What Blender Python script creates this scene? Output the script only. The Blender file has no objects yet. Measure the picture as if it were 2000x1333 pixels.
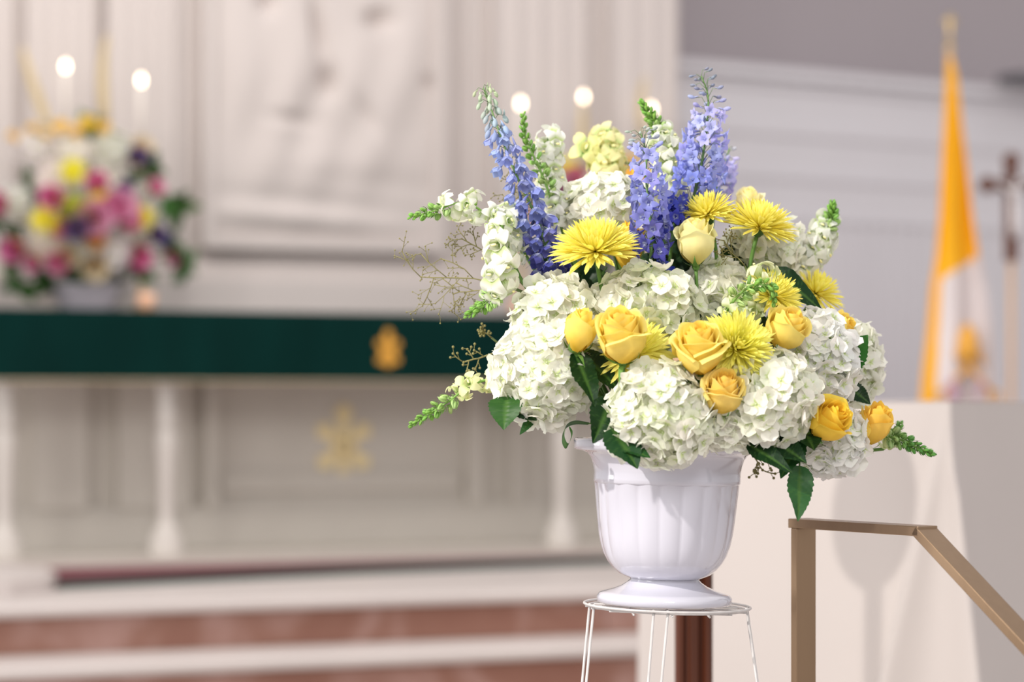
import bpy, math, random
from mathutils import Vector, Matrix, Euler, noise
rnd = random.Random(7)
PI = math.pi
R = math.radians
S = bpy.context.scene
COL = S.collection

# ---------------------------------------------------------------- camera, world, lights, exposure
F = 2000 * 85 / 36.0            # focal length in photo pixels
H = 1.30                        # eye height
HZ = 790.0                      # horizon row
D = 3.93                        # distance of the bouquet

def P(px, py, d):
    return Vector(((px - 1000) / F * d, d, H + (HZ - py) / F * d))

cam_d = bpy.data.cameras.new('camera')
cam = bpy.data.objects.new('camera', cam_d); COL.objects.link(cam)
cam.location = (0, 0, H); cam.rotation_euler = (PI / 2, 0, 0)
cam_d.lens = 85; cam_d.sensor_width = 36; cam_d.shift_y = (HZ - 666.5) / 2000
cam_d.clip_start = .05; cam_d.clip_end = 100
cam_d.dof.use_dof = True; cam_d.dof.focus_distance = 3.86; cam_d.dof.aperture_fstop = 1.8
S.camera = cam

w = bpy.data.worlds.new('world'); S.world = w; w.use_nodes = True
bg = w.node_tree.nodes['Background']
bg.inputs[0].default_value = (1.0, .955, .97, 1); bg.inputs[1].default_value = .74

def lamp(kind, name, loc, aim, energy, col, size=.1, sy=None):
    l = bpy.data.lights.new(name, kind); o = bpy.data.objects.new(name, l); COL.objects.link(o)
    o.location = loc
    o.rotation_euler = (Vector(aim) - Vector(loc)).to_track_quat('-Z', 'Y').to_euler()
    l.energy = energy; l.color = col
    if kind == 'AREA':
        l.shape = 'RECTANGLE'; l.size = size; l.size_y = sy or size
    if kind == 'SPOT':
        l.shadow_soft_size = size; l.spot_size = R(50); l.spot_blend = .6
    return o

PADDLE = Vector((.372, 5.0, H + .135))       # oval board behind the bouquet
SHADOW = Vector((.880, 5.64, H - .275))      # where its shadow falls on the cloth
ldir = (PADDLE - SHADOW).normalized()
spot_loc = PADDLE + ldir * 4.2
lamp('SPOT', 'stage_spot', spot_loc, PADDLE + Vector((.3, .2, -.1)), 430, (1, .93, .86), .05)
lamp('AREA', 'nave_window', (-4.2, 1.2, 3.2), (0, 4.5, 1.2), 95, (1, .97, .94), 1.6, 2.6)
lamp('AREA', 'side_window', (-4.4, 4.7, 1.75), (0, 3.95, 1.1), 26, (1, .98, .97), .8, 1.5)
lamp('AREA', 'ceiling_lights', (.3, 6.2, 5.6), (0, 7.5, 0), 130, (1, .95, .9), 4.0, 3.0)
lamp('AREA', 'front_fill', (.9, -2.2, 4.6), (.4, 4.0, 1.3), 150, (1, .97, .93), 1.8, 1.8)  # unseen fill lamp added behind the camera to brighten the bouquet
lamp('AREA', 'sanctuary_light', (-2.6, 7.6, 5.0), (-.9, 10.7, 1.8), 50, (1, .93, .86), 1.0, 1.0)

vs = S.view_settings
vs.view_transform = 'Standard'; vs.look = 'None'; vs.exposure = 0; vs.gamma = 1; vs.use_curve_mapping = False

# ---------------------------------------------------------------- materials
def nodes(name):
    m = bpy.data.materials.new(name); m.use_nodes = True
    nt = m.node_tree; return m, nt, nt.nodes['Principled BSDF'], nt.nodes['Material Output']

def mat(name, col, rough=.6, metal=0, var=.06, scale=8, bump=0, spec=.4, sheen=0, coat=0, stretch=None):
    m, nt, b, out = nodes(name)
    N = nt.nodes.new; L = nt.links.new
    tc = N('ShaderNodeTexCoord'); mp = N('ShaderNodeMapping'); nz = N('ShaderNodeTexNoise')
    L(tc.outputs['Object'], mp.inputs[0]); L(mp.outputs[0], nz.inputs[0])
    if stretch: mp.inputs['Scale'].default_value = stretch
    nz.inputs['Scale'].default_value = scale; nz.inputs['Detail'].default_value = 5
    mx = N('ShaderNodeMix'); mx.data_type = 'RGBA'
    mx.inputs[6].default_value = tuple(c * (1 - var) for c in col) + (1,)
    mx.inputs[7].default_value = tuple(min(1, c * (1 + var)) for c in col) + (1,)
    L(nz.outputs[0], mx.inputs[0]); L(mx.outputs[2], b.inputs['Base Color'])
    b.inputs['Roughness'].default_value = rough; b.inputs['Metallic'].default_value = metal
    b.inputs['Specular IOR Level'].default_value = spec
    b.inputs['Sheen Weight'].default_value = sheen; b.inputs['Coat Weight'].default_value = coat
    if bump:
        bp = N('ShaderNodeBump'); bp.inputs['Strength'].default_value = bump; bp.inputs['Distance'].default_value = .01
        L(nz.outputs[0], bp.inputs['Height']); L(bp.outputs[0], b.inputs['Normal'])
    return m

def petal_mat(name, base, p0=.0, p1=.5, trans=.35, rough=.5, vein=0.0):
    """tip colour comes from the object's own colour, base colour is the throat of the petal"""
    m, nt, b, out = nodes(name); N = nt.nodes.new; L = nt.links.new
    oi = N('ShaderNodeObjectInfo'); at = N('ShaderNodeAttribute'); at.attribute_name = 't'
    mr = N('ShaderNodeMapRange'); mr.interpolation_type = 'SMOOTHSTEP'
    mr.inputs[1].default_value = p0; mr.inputs[2].default_value = p1
    L(at.outputs['Fac'], mr.inputs[0])
    mx = N('ShaderNodeMix'); mx.data_type = 'RGBA'; mx.inputs[6].default_value = (*base, 1)
    L(mr.outputs[0], mx.inputs[0]); L(oi.outputs['Color'], mx.inputs[7])
    tc = N('ShaderNodeTexCoord'); nz = N('ShaderNodeTexNoise'); nz.inputs['Scale'].default_value = 90
    L(tc.outputs['Object'], nz.inputs[0])
    hs = N('ShaderNodeHueSaturation'); L(mx.outputs[2], hs.inputs['Color'])
    m2 = N('ShaderNodeMapRange'); m2.inputs[3].default_value = .90; m2.inputs[4].default_value = 1.06
    L(nz.outputs[0], m2.inputs[0]); L(m2.outputs[0], hs.inputs['Value'])
    L(hs.outputs[0], b.inputs['Base Color']); b.inputs['Roughness'].default_value = rough
    b.inputs['Specular IOR Level'].default_value = .25
    tr = N('ShaderNodeBsdfTranslucent'); L(hs.outputs[0], tr.inputs[0])
    ms = N('ShaderNodeMixShader'); ms.inputs[0].default_value = trans
    L(b.outputs[0], ms.inputs[1]); L(tr.outputs[0], ms.inputs[2]); L(ms.outputs[0], out.inputs[0])
    return m

def emit(name, col, s):
    m, nt, b, out = nodes(name)
    b.inputs['Base Color'].default_value = (*col, 1)
    b.inputs['Emission Color'].default_value = (*col, 1); b.inputs['Emission Strength'].default_value = s
    return m

M = dict(
    hyd=petal_mat('hydrangea_petal', (.66, .78, .34), .0, .26, .42, .55),
    rose=petal_mat('rose_petal', (1.0, .67, .05), .1, .9, .34, .5),
    rosep=petal_mat('pale_rose_petal', (1.0, .84, .26), .1, .9, .34, .5),
    mum=petal_mat('chrysanthemum_petal', (1, .84, .08), .0, .30, .35, .5),
    del_=petal_mat('delphinium_petal', (.55, .60, .78), .0, .45, .35, .45),
    snap=petal_mat('snapdragon_petal', (.55, .68, .28), .0, .5, .40, .5),
    green=petal_mat('stem_green', (.16, .30, .06), .0, .6, .12, .45),
    yellow=mat('snapdragon_palate', (.93, .86, .40), .5),
    leaf=None,
    wall=mat('reredos_plaster', (.625, .570, .545), .75, var=.03, scale=3),
    wall2=mat('side_wall_plaster', (.68, .665, .69), .75, var=.03, scale=3),
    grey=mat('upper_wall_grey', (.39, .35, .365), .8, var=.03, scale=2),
    altar=mat('altar_stone', (.62, .58, .52), .6, var=.05, scale=6),
    altarw=mat('baluster_stone', (.68, .64, .59), .55, var=.04, scale=6),
    tread=mat('pale_marble', (.60, .545, .52), .45, var=.06, scale=4),
    riser=None,
    carpet=mat('maroon_carpet', (.16, .035, .05), .95, var=.2, scale=60),
    carpetg=mat('carpet_green_border', (.015, .05, .04), .95, var=.2, scale=60),
    floor=mat('floor_stone', (.55, .50, .47), .5, var=.08, scale=2),
    greencloth=mat('green_brocade', (.0005, .020, .017), .9, var=.35, scale=5, bump=.2, spec=.1, stretch=(1, 1, .35)),
    gold=mat('gold_thread', (.72, .36, .05), .5, .1, var=.3, scale=40),
    goldpale=mat('pale_gilding', (1, .76, .42), .6, .0, var=.15, scale=30),
    brass=mat('brass', (.72, .53, .25), .35, .8),
    wax=mat('candle_wax', (.88, .82, .76), .5),
    flame=emit('candle_flame', (1, .80, .58), 9),
    vase=mat('white_glazed_plastic', (.60, .60, .68), .14, var=.01, spec=.5, coat=.9),
    wire=mat('white_enamel_wire', (.60, .58, .57), .35, var=.25, scale=45, spec=.5),
    bronze=mat('brushed_bronze', (.33, .225, .14), .30, .9, var=.10, scale=60, bump=.03, stretch=(1, 1, .05)),
    wood=mat('dark_walnut', (.085, .022, .008), .38, var=.55, scale=25, stretch=(1, 1, .06)),
    cloth=mat('ivory_cloth', (.56, .515, .49), .75, var=.02, scale=5, sheen=.1),
    lilac=mat('lilac_white_pot', (.74, .68, .74), .3),
    tan=mat('tan_dried_plume', (.62, .50, .30), .9, var=.15, scale=50),
    flagy=mat('flag_yellow_satin', (.86, .42, .004), .55, var=.06, scale=4),
    flagw=mat('flag_white_satin', (.66, .60, .60), .55, var=.03, scale=4),
    purple=mat('emblem_purple', (.50, .32, .42), .6),
    crossw=mat('crucifix_wood', (.13, .06, .045), .5, var=.3, scale=20),
    silver=mat('pewter_figure', (.70, .66, .66), .4, .3),
    polew=mat('tan_wooden_pole', (.55, .36, .22), .5, var=.1),
    dark=mat('dark_grey_plastic', (.10, .10, .11), .5),
    twig=mat('seed_twig', (.22, .20, .07), .6),
    votive=mat('peach_votive_glass', (.88, .52, .34), .3),
)

def leaf_mat():
    m, nt, b, out = nodes('glossy_leaf'); N = nt.nodes.new; L = nt.links.new
    oi = N('ShaderNodeObjectInfo'); at = N('ShaderNodeAttribute'); at.attribute_name = 't'
    mx = N('ShaderNodeMix'); mx.data_type = 'RGBA'; mx.inputs[7].default_value = (.07, .16, .03, 1)
    L(at.outputs['Fac'], mx.inputs[0]); L(oi.outputs['Color'], mx.inputs[6])
    L(mx.outputs[2], b.inputs['Base Color']); b.inputs['Roughness'].default_value = .42
    b.inputs['Specular IOR Level'].default_value = .22
    tr = N('ShaderNodeBsdfTranslucent'); L(mx.outputs[2], tr.inputs[0])
    ms = N('ShaderNodeMixShader'); ms.inputs[0].default_value = .15
    L(b.outputs[0], ms.inputs[1]); L(tr.outputs[0], ms.inputs[2]); L(ms.outputs[0], out.inputs[0])
    return m
M['leaf'] = leaf_mat()

def riser_mat():
    m, nt, b, out = nodes('red_marble'); N = nt.nodes.new; L = nt.links.new
    tc = N('ShaderNodeTexCoord'); nz = N('ShaderNodeTexNoise'); nz.inputs['Scale'].default_value = 3.5
    nz.inputs['Detail'].default_value = 8; nz.inputs['Distortion'].default_value = 1.2
    cr = N('ShaderNodeValToRGB'); L(tc.outputs['Object'], nz.inputs[0]); L(nz.outputs[0], cr.inputs[0])
    e = cr.color_ramp.elements; e[0].position = .3; e[0].color = (.27, .125, .09, 1)
    e[1].position = .75; e[1].color = (.46, .29, .255, 1)
    x = e.new(.5); x.color = (.30, .15, .11, 1)
    L(cr.outputs[0], b.inputs['Base Color']); b.inputs['Roughness'].default_value = .35
    return m
M['riser'] = riser_mat()

# ---------------------------------------------------------------- helpers
class G:
    """collects vertices, faces, a 't' value per vertex and a material index per face"""
    def __init__(s): s.v = []; s.f = []; s.t = []; s.m = []
    def add(s, vs, fs, ts=None, mi=0, mtx=None):
        o = len(s.v)
        s.v += [mtx @ Vector(p) for p in vs] if mtx else [Vector(p) for p in vs]
        s.f += [tuple(i + o for i in f) for f in fs]; s.m += [mi] * len(fs)
        s.t += ts if ts else [1.0] * len(vs)
        return s
    def merge(s, g, mtx=None, mi=None):
        o = len(s.v); s.v += [mtx @ p for p in g.v] if mtx else list(g.v)
        s.f += [tuple(i + o for i in f) for f in g.f]; s.t += g.t
        s.m += g.m if mi is None else [mi] * len(g.f)
        return s
    def grid(s, nu, nv, fn, tf=None, mi=0, wrap=False):
        vs = []; ts = []
        for j in range(nv + 1):
            for i in range(nu + (0 if wrap else 1)):
                u, v = (i / nu if wrap else -1 + 2 * i / nu), j / nv
                vs.append(fn(u, v)); ts.append(tf(u, v) if tf else v)
        n = nu if wrap else nu + 1; fs = []
        for j in range(nv):
            for i in range(nu):
                a = j * n + i; b = j * n + (i + 1) % n if wrap else a + 1
                fs.append((a, b, b + n, a + n))
        return s.add(vs, fs, ts, mi)
    def box(s, a, b, mi=0, mtx=None):
        x0, y0, z0 = a; x1, y1, z1 = b
        vs = [(x, y, z) for z in (z0, z1) for y in (y0, y1) for x in (x0, x1)]
        return s.add(vs, [(0, 2, 3, 1), (4, 5, 7, 6), (0, 1, 5, 4), (2, 6, 7, 3), (0, 4, 6, 2), (1, 3, 7, 5)], None, mi, mtx)
    def tube(s, pts, r, n=6, mi=0, ts=None, cap=True):
        pts = [Vector(p) for p in pts]; m = len(pts)
        if not hasattr(r, '__len__'): r = [r] * m
        ref = Vector((.31, .17, .93)); o = len(s.v); prev = None
        for k, p in enumerate(pts):
            tg = (pts[min(k + 1, m - 1)] - pts[max(k - 1, 0)]).normalized()
            if prev is None:
                a = tg.cross(ref); a = a if a.length > .05 else tg.cross(Vector((1, 0, 0)))
            else: a = prev - tg * prev.dot(tg)
            a.normalize(); prev = a; b = tg.cross(a)
            for i in range(n):
                q = 2 * PI * i / n; s.v.append(p + (a * math.cos(q) + b * math.sin(q)) * r[k])
                s.t.append(ts[k] if ts else 1.0)
        for k in range(m - 1):
            for i in range(n):
                a0 = o + k * n + i; b0 = o + k * n + (i + 1) % n
                s.f.append((a0, b0, b0 + n, a0 + n)); s.m.append(mi)
        if cap:
            s.f.append(tuple(o + i for i in range(n))[::-1]); s.m.append(mi)
            s.f.append(tuple(o + (m - 1) * n + i for i in range(n))); s.m.append(mi)
        return s
    def lathe(s, prof, n=32, mi=0, mtx=None, rf=None):
        vs = []
        for (r, z) in prof:
            for i in range(n):
                q = 2 * PI * i / n; rr = rf(r, z, q) if rf else r
                vs.append((rr * math.cos(q), rr * math.sin(q), z))
        fs = [(k * n + i, k * n + (i + 1) % n, (k + 1) * n + (i + 1) % n, (k + 1) * n + i)
              for k in range(len(prof) - 1) for i in range(n)]
        return s.add(vs, fs, None, mi, mtx)
    def ball(s, c, r, n=8, m=6, mi=0, mtx=None, t=1.0):
        prof = [(max(1e-4, math.sin(PI * j / m)), -math.cos(PI * j / m)) for j in range(m + 1)]
        rr = r if hasattr(r, '__len__') else (r, r, r)
        g = G().lathe(prof, n)
        mm = Matrix.Translation(c) @ Matrix.Diagonal((*rr, 1))
        if mtx: mm = mtx @ mm
        g.t = [t] * len(g.v)
        return s.merge(g, mm, mi)
    def mesh(s, name, mats, smooth=True):
        me = bpy.data.meshes.new(name); me.from_pydata([tuple(p) for p in s.v], [], s.f)
        for x in (mats if isinstance(mats, (list, tuple)) else [mats]): me.materials.append(x)
        me.polygons.foreach_set('use_smooth', [smooth] * len(me.polygons))
        me.polygons.foreach_set('material_index', s.m)
        a = me.attributes.new('t', 'FLOAT', 'POINT'); a.data.foreach_set('value', s.t)
        me.update(); return me

def obj(name, me, mats=None, parent=None, mtx=None, col=None, smooth=True, **tags):
    if isinstance(me, G): me = me.mesh(name, mats, smooth)
    o = bpy.data.objects.new(name, me); COL.objects.link(o)
    if parent is not None: o.parent = parent
    if mtx is not None: o.matrix_basis = mtx
    if col: o.color = (*col, 1)
    for k, v in tags.items(): o[k] = v
    return o

def thing(name, label, cat, mtx=None, group=None):
    o = bpy.data.objects.new(name, None); COL.objects.link(o); o.empty_display_size = .02
    if mtx is not None: o.matrix_basis = mtx
    o['label'] = label; o['category'] = cat
    if group: o['group'] = group
    return o

def frame(loc, z, spin=0.0, up=Vector((0, 0, 1))):
    z = Vector(z).normalized(); x = up.cross(z)
    if x.length < .02: x = Vector((1, 0, 0))
    x.normalize(); y = z.cross(x)
    m = Matrix((x, y, z)).transposed().to_4x4()
    return Matrix.Translation(loc) @ m @ Matrix.Rotation(spin, 4, 'Z')

def bez(p0, p1, p2, p3, n=10):
    out = []
    for i in range(n + 1):
        t = i / n; s = 1 - t
        out.append(p0 * s ** 3 + p1 * 3 * s * s * t + p2 * 3 * s * t * t + p3 * t ** 3)
    return out

def catmull(pts, n=6):
    q = [pts[0] * 2 - pts[1]] + list(pts) + [pts[-1] * 2 - pts[-2]]; out = []
    for i in range(1, len(q) - 2):
        for k in range(n):
            t = k / n; a, b, c, d = q[i - 1:i + 3]
            out.append(.5 * ((2 * b) + (c - a) * t + (2 * a - 5 * b + 4 * c - d) * t * t + (3 * b - a - 3 * c + d) * t ** 3))
    out.append(pts[-1]); return out

def lerp(a, b, t): return a + (b - a) * t
def jit(c, a=.05):
    k = rnd.uniform(1 - a, 1 + a); return tuple(min(1, x * k * rnd.uniform(1 - a * .5, 1 + a * .5)) for x in c)

# ================================================================= SETTING
YAW = math.atan(.387); CU, SU = math.cos(YAW), math.sin(YAW)
AX0, AD0 = -.501, 9.66
AM = Matrix.Translation((AX0, AD0, 0)) @ Matrix.Rotation(YAW, 4, 'Z')     # altar frame: u right, v back
def u_at(px, v):                                                          # u of a photo column at depth v
    k = (px - 1000) / F
    return (k * (AD0 + v * CU) - AX0 + v * SU) / (CU - k * SU)
def z_at(px, py, v):
    u = u_at(px, v); d = AD0 + u * SU + v * CU
    return H + (HZ - py) / F * d
ZP = .66          # sanctuary platform
def struct(name, g, m, parent=None, mtx=AM, smooth=False):
    o = obj(name, g, m, parent, mtx, smooth=smooth)
    if parent is None: o['kind'] = 'structure'
    return o

struct('floor', G().box((-9, -3, -.1), (9, 16, 0)), M['floor'], mtx=Matrix.Identity(4))
# sanctuary steps: treads (slabs with rounded nosing) over red marble risers
st = bpy.data.objects.new('floor_steps', None); COL.objects.link(st); st.matrix_basis = AM; st['kind'] = 'structure'
for k in range(4):
    z = ZP - .165 * k; v = -1.44 - .31 * k
    prof = [(v + .04 + .35, z - .045), (v + .02, z - .045), (v + .005, z - .038), (v, z - .022), (v + .005, z - .007), (v + .02, z), (v + (7 if k == 0 else .35), z), (v + (7 if k == 0 else .35), z - .045)]
    for (u0, u1) in [(-4.5, -1.9), (-1.9, .35), (.35, 2.6), (2.6, 5.5)]:
        g = G(); n = len(prof)
        g.add([(u0 + .002, a, b) for a, b in prof] + [(u1 - .002, a, b) for a, b in prof],
              [(i, i + n, (i + 1) % n + n, (i + 1) % n) for i in range(n)] + [tuple(range(n)), tuple(range(2 * n - 1, n - 1, -1))])
        obj('tread_slab', g, M['tread'], st, smooth=False)
        obj('riser_panel', G().box((u0 + .002, v + .045, z - .165), (u1 - .002, v + .12, z - .045)), M['riser'], st, smooth=False)
# maroon carpet with a dark border, its front edge slanting
g = G(); ca = [(u_at(105, -.55), -.78), (u_at(1200, 0), -.12), (4.6, .35), (4.6, .9), (-1.9, .9)]
def inv(px, py):      # pixel on the platform -> altar frame
    d = (H - ZP - .015) * F / (py - HZ); w_ = AM.inverted() @ Vector(((px - 1000) / F * d, d, 0)); return (w_.x, w_.y)
c1 = inv(113, 1143); c2 = inv(700, 1114); c3 = inv(1250, 1092)
poly = [c1, c2, c3, (4.2, c3[1]), (4.2, .95), (c1[0] - .3, .95), (c1[0] - .35, c1[1] + .35)]
def slab(poly, z0, z1):
    n = len(poly); return G().add([(x, y, z0) for x, y in poly] + [(x, y, z1) for x, y in poly],
        [(i, (i + 1) % n, (i + 1) % n + n, i + n) for i in range(n)] + [tuple(range(n))[::-1], tuple(range(n, 2 * n))])
cp = obj('carpet', slab(poly, ZP + .001, ZP + .016), M['carpet'], None, AM, smooth=False, label='thin maroon carpet with dark border under the altar', category='carpet')
g = G(); pb = [Vector((*q, ZP + .008)) for q in poly[:4]]
for a, b in zip(pb[:-1], pb[1:]):
    dr = (b - a).normalized(); nn = Vector((-dr.y, dr.x, 0))
    g.add([a - nn * .012 + Vector((0, 0, -.008)), b - nn * .012 + Vector((0, 0, -.008)), b + nn * .09 + Vector((0, 0, -.008)), a + nn * .09 + Vector((0, 0, -.008)),
           a - nn * .012 + Vector((0, 0, .014)), b - nn * .012 + Vector((0, 0, .014)), b + nn * .09 + Vector((0, 0, .014)), a + nn * .09 + Vector((0, 0, .014))],
          [(0, 1, 5, 4), (1, 2, 6, 5), (2, 3, 7, 6), (3, 0, 4, 7), (4, 5, 6, 7), (3, 2, 1, 0)])
obj('border', g, M['carpetg'], cp, smooth=False)
# rounded white plinth block at the far left of the top step
g = G(); pl = [(inv(-160, 1150)[0], inv(-160, 1150)[1]), inv(20, 1158), inv(90, 1150), inv(112, 1141), inv(90, 1130), (inv(20, 1122)[0], inv(20, 1122)[1]), (inv(-160, 1118))]
struct('trim_plinth', slab(pl, ZP + .001, ZP + .05), M['tread'])

# --- reredos wall
W = 1.03
ul = u_at(-400, W); ur = u_at(1316, W + .05)
struct('wall_back', G().box((ul, W, 0), (ur, W + .25, 7.0)), M['wall'])
ZA = z_at(300, 608, 0)       # altar top
def vtrim(name, px0, px1, thick, z0=1.5, z1=6.9, flutes=0, v=W):
    u0, u1 = u_at(px0, v), u_at(px1, v)
    if not flutes:
        return struct(name, G().box((u0, v - thick, z0), (u1, v - .001, z1)), M['wall'])
    g = G(); N_ = flutes * 8; pts = []
    for i in range(N_ + 1):
        t = i / N_; ph = (t * flutes) % 1.0
        dep = .012 * math.sqrt(max(0, 1 - ((ph - .5) / .36) ** 2)) if abs(ph - .5) < .36 else 0
        pts.append((lerp(u0, u1, t), v - thick + dep))
    pts = [(u0, v - .001)] + pts + [(u1, v - .001)]; n = len(pts)
    g.add([(x, y, z0) for x, y in pts] + [(x, y, z1) for x, y in pts],
          [(i, i + 1, i + 1 + n, i + n) for i in range(n - 1)] + [tuple(range(n, 2 * n))[::-1], tuple(range(n))])
    return struct(name, g, M['wall'])
vtrim('trim_1', -120, 20, .05, flutes=4)
vtrim('trim_2', 45, 178, .07, flutes=4)
vtrim('trim_3', 203, 335, .07, flutes=4)
vtrim('trim_4', 340, 362, .03)
vtrim('trim_5', 905, 925, .03)
vtrim('trim_6', 955, 1130, .07, flutes=4)
vtrim('trim_7', 1180, 1306, .07, flutes=3)
# horizontal base courses behind the altar
for i, (y0, y1, th) in enumerate([(548, 640, .10), (528, 548, .075), (512, 528, .045)]):
    z0, z1 = z_at(500, y1, W), z_at(500, y0, W)
    struct('trim_%d' % (8 + i), G().box((ul, W - th, z0 if i else 1.2), (ur, W - .002, z1)), M['wall'])
# slab frame of the relief
su0, su1 = u_at(392, W - .05), u_at(862, W - .05); sz0 = z_at(620, 490, W - .08); sz1 = 3.75
fr = thing('relief_panel', 'large carved white relief panel on the wall behind the altar', 'relief', AM @ Matrix.Translation((0, W, 0)))
fw = .05
for nm, a, b in [('frame_rail', (su0, -.105, sz0), (su1, -.001, sz0 + fw)), ('frame_rail', (su0, -.105, sz1 - fw), (su1, -.001, sz1)),
                 ('frame_stile', (su0, -.105, sz0 + fw), (su0 + fw, -.001, sz1 - fw)), ('frame_stile', (su1 - fw, -.105, sz0 + fw), (su1, -.001, sz1 - fw))]:
    obj(nm, G().box(a, b), M['wall'], fr, smooth=False)
def relief_h(px, py):
    def gs(cx, cy, sx, sy, rot=0):
        a = R(rot); x = (px - cx) * math.cos(a) + (py - cy) * math.sin(a); y = -(px - cx) * math.sin(a) + (py - cy) * math.cos(a)
        return math.exp(-(x / sx) ** 2 - (y / sy) ** 2)
    h = .016
    # two draped figures leaning toward each other over a cloth-covered bench
    h += .040 * gs(560, 150, 55, 150, 8) + .042 * gs(705, 190, 60, 140, -12)
    h += .030 * gs(470, 120, 40, 120, -5) + .030 * gs(790, 130, 38, 120, 6)
    h += .035 * gs(620, 330, 170, 55, -4) + .032 * gs(600, 425, 210, 32, 2)
    h += .010 * math.sin((px + .35 * py) / 16) * gs(620, 250, 170, 150)
    h += .010 * math.sin((py - .12 * px) / 11) * gs(620, 410, 200, 50)
    # deep undercuts
    h -= .075 * gs(618 + (py - 60) * .12, 60, 13, 60, 0) + .085 * gs(636, 160, 15, 26) + .075 * gs(737, 42, 26, 18) + .075 * gs(520, 2, 17, 22)
    h -= .035 * gs(838, 165, 14, 14) + .035 * gs(712, 230, 12, 38, -25) + .03 * gs(565, 235, 40, 10, 8)
    return h
def rf(u, v):
    uu = lerp(su0 + fw, su1 - fw, (u + 1) / 2); zz = lerp(sz0 + fw, sz1 - fw, v)
    w_ = AM @ Vector((uu, W - .05, zz)); px = 1000 + w_.x / w_.y * F; py = HZ - (zz - H) / w_.y * F
    return (uu, min(-.004, -.060 - relief_h(px, py)), zz)
obj('carving', G().grid(90, 130, rf), M['wall'], fr)

# --- side wall to the right, turned further away
C0 = Vector((AM @ Vector((ur, W + .02, 0))).xyz)
WY = R(31)
WM = Matrix.Translation((C0.x - .03, C0.y + .25, 0)) @ Matrix.Rotation(WY, 4, 'Z')
def wz(px, py, off=0):
    k = (px - 1000) / F; o = WM.translation; c, s = math.cos(WY), math.sin(WY)
    ox, oy = o.x + s * off, o.y - c * off
    u = (k * oy - ox) / (c - k * s); d = oy + u * s
    return u, H + (HZ - py) / F * d
zl = wz(1320, 117)[1]
struct('wall_right', G().box((-.4, 0, 0), (14, .25, zl - .02)), M['wall2'], mtx=WM)
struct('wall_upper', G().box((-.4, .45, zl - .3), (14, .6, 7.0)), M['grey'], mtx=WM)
struct('trim_11', G().box((-.4, -.05, zl - .05), (14, .5, zl)), M['wall2'], mtx=WM)
for i, (yy, h_, th) in enumerate([(160, .03, .018), (240, .06, .014), (335, .035, .014), (418, .03, .016)]):
    z0 = wz(1500, yy)[1]
    struct('trim_%d' % (12 + i), G().box((-.3, -th, z0 - h_), (14, -.001, z0)), M['wall2'], mtx=WM)
for i, px in enumerate([1400, 1450, 1520, 1575, 1640, 1665, 1690, 1715, 1740, 1765, 1790, 1815, 1900, 1925, 1950, 1975, 2000]):
    u0 = wz(px, 500)[0]
    struct('trim_%d' % (16 + i), G().box((u0, -.010, 0), (u0 + (.12 if px < 1600 else .03), -.001, wz(1500, 425)[1])), M['wall2'], mtx=WM)

# ================================================================= ALTAR
al = thing('altar_table', 'pale stone altar with turned balusters and recessed panels', 'altar', AM @ Matrix.Translation((0, 0, ZP + .016)))
AH = ZA - ZP - .016
obj('tabletop', G().box((-1.78, .02, AH - .07), (1.78, .92, AH - .004)), M['altarw'], al, smooth=False)
obj('back_panel', G().box((-1.7, .60, 0), (1.7, .9, AH - .07)), M['altar'], al, smooth=False)
obj('base_course', G().box((-1.74, .02, 0), (1.74, .60, .035)), M['altar'], al, smooth=False)
obj('base_course', G().box((-1.7, .53, .035), (1.7, .60, .16)), M['altar'], al, smooth=False)
obj('base_course', G().box((-1.7, .56, .16), (1.7, .60, .20)), M['altar'], al, smooth=False)
for (pa, pb_) in [(60, 165), (300 - 75, 300 + 75 - 10), (395, 420), (905, 935), (990, 1010)]:
    ua, ub = u_at(pa, .6), u_at(pb_, .6)
    obj('pilaster', G().box((ua, .54, .2), (ub, .599, AH - .07)), M['altar'], al, smooth=False)
for (pa, pb_, ya, yb) in [(430, 895, 925, 960), (430, 895, 985, 1003), (50, 230, 985, 1003)]:
    ua, ub = u_at(pa, .6), u_at(pb_, .6); zb = z_at(650, yb, .58) - ZP - .016; za = z_at(650, ya, .58) - ZP - .016
    obj('panel_moulding', G().box((ua, .575, zb), (ub, .599, za)), M['altar'], al, smooth=False)
bal_prof = [(.066, 0), (.066, .06), (.060, .075), (.052, .085), (.056, .10), (.046, .115), (.034, .13), (.029, .17), (.030, .26), (.034, .37), (.040, .46), (.044, .51), (.040, .54), (.030, .56), (.040, .57), (.040, .585), (.032, .60), (.041, .62), (.041, .64), (.030, .66), (.040, .675), (.030, .69), (.036, .72), (.044, .76), (.040, .80), (.028, .83), (.027, .93), (.036, .95), (.045, .965), (.05, 1.0)]
bm_ = None
for px in (8, 325, 1096, 1370):
    uu = u_at(px, .13)
    g = G().lathe([(r, z * (AH - .07 - .035)) for r, z in bal_prof], 24)
    if bm_ is None: bm_ = g.mesh('baluster', M['altarw'])
    obj('baluster', bm_, None, al, Matrix.Translation((uu, .13, .035)))
def star_prism(g, pts, y0, y1):
    n = len(pts); g.add([(x, y0, z) for x, z in pts] + [(x, y1, z) for x, z in pts],
        [tuple(range(n)), tuple(range(2 * n - 1, n - 1, -1))] + [(i, i + n, (i + 1) % n + n, (i + 1) % n) for i in range(n)])
def blade(g, cx, cz, ang, L0, w0, w1, y0, y1):
    c, s = math.cos(R(ang)), math.sin(R(ang))
    pts = [(0, -w0), (L0 * .55, -w1 * .8), (L0 * .8, -w1 * 1.5), (L0, 0), (L0 * .8, w1 * 1.5), (L0 * .55, w1 * .8), (0, w0)]
    star_prism(g, [(cx + x * c - y * s, cz + x * s + y * c) for x, y in pts][::-1], y0, y1)
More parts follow.
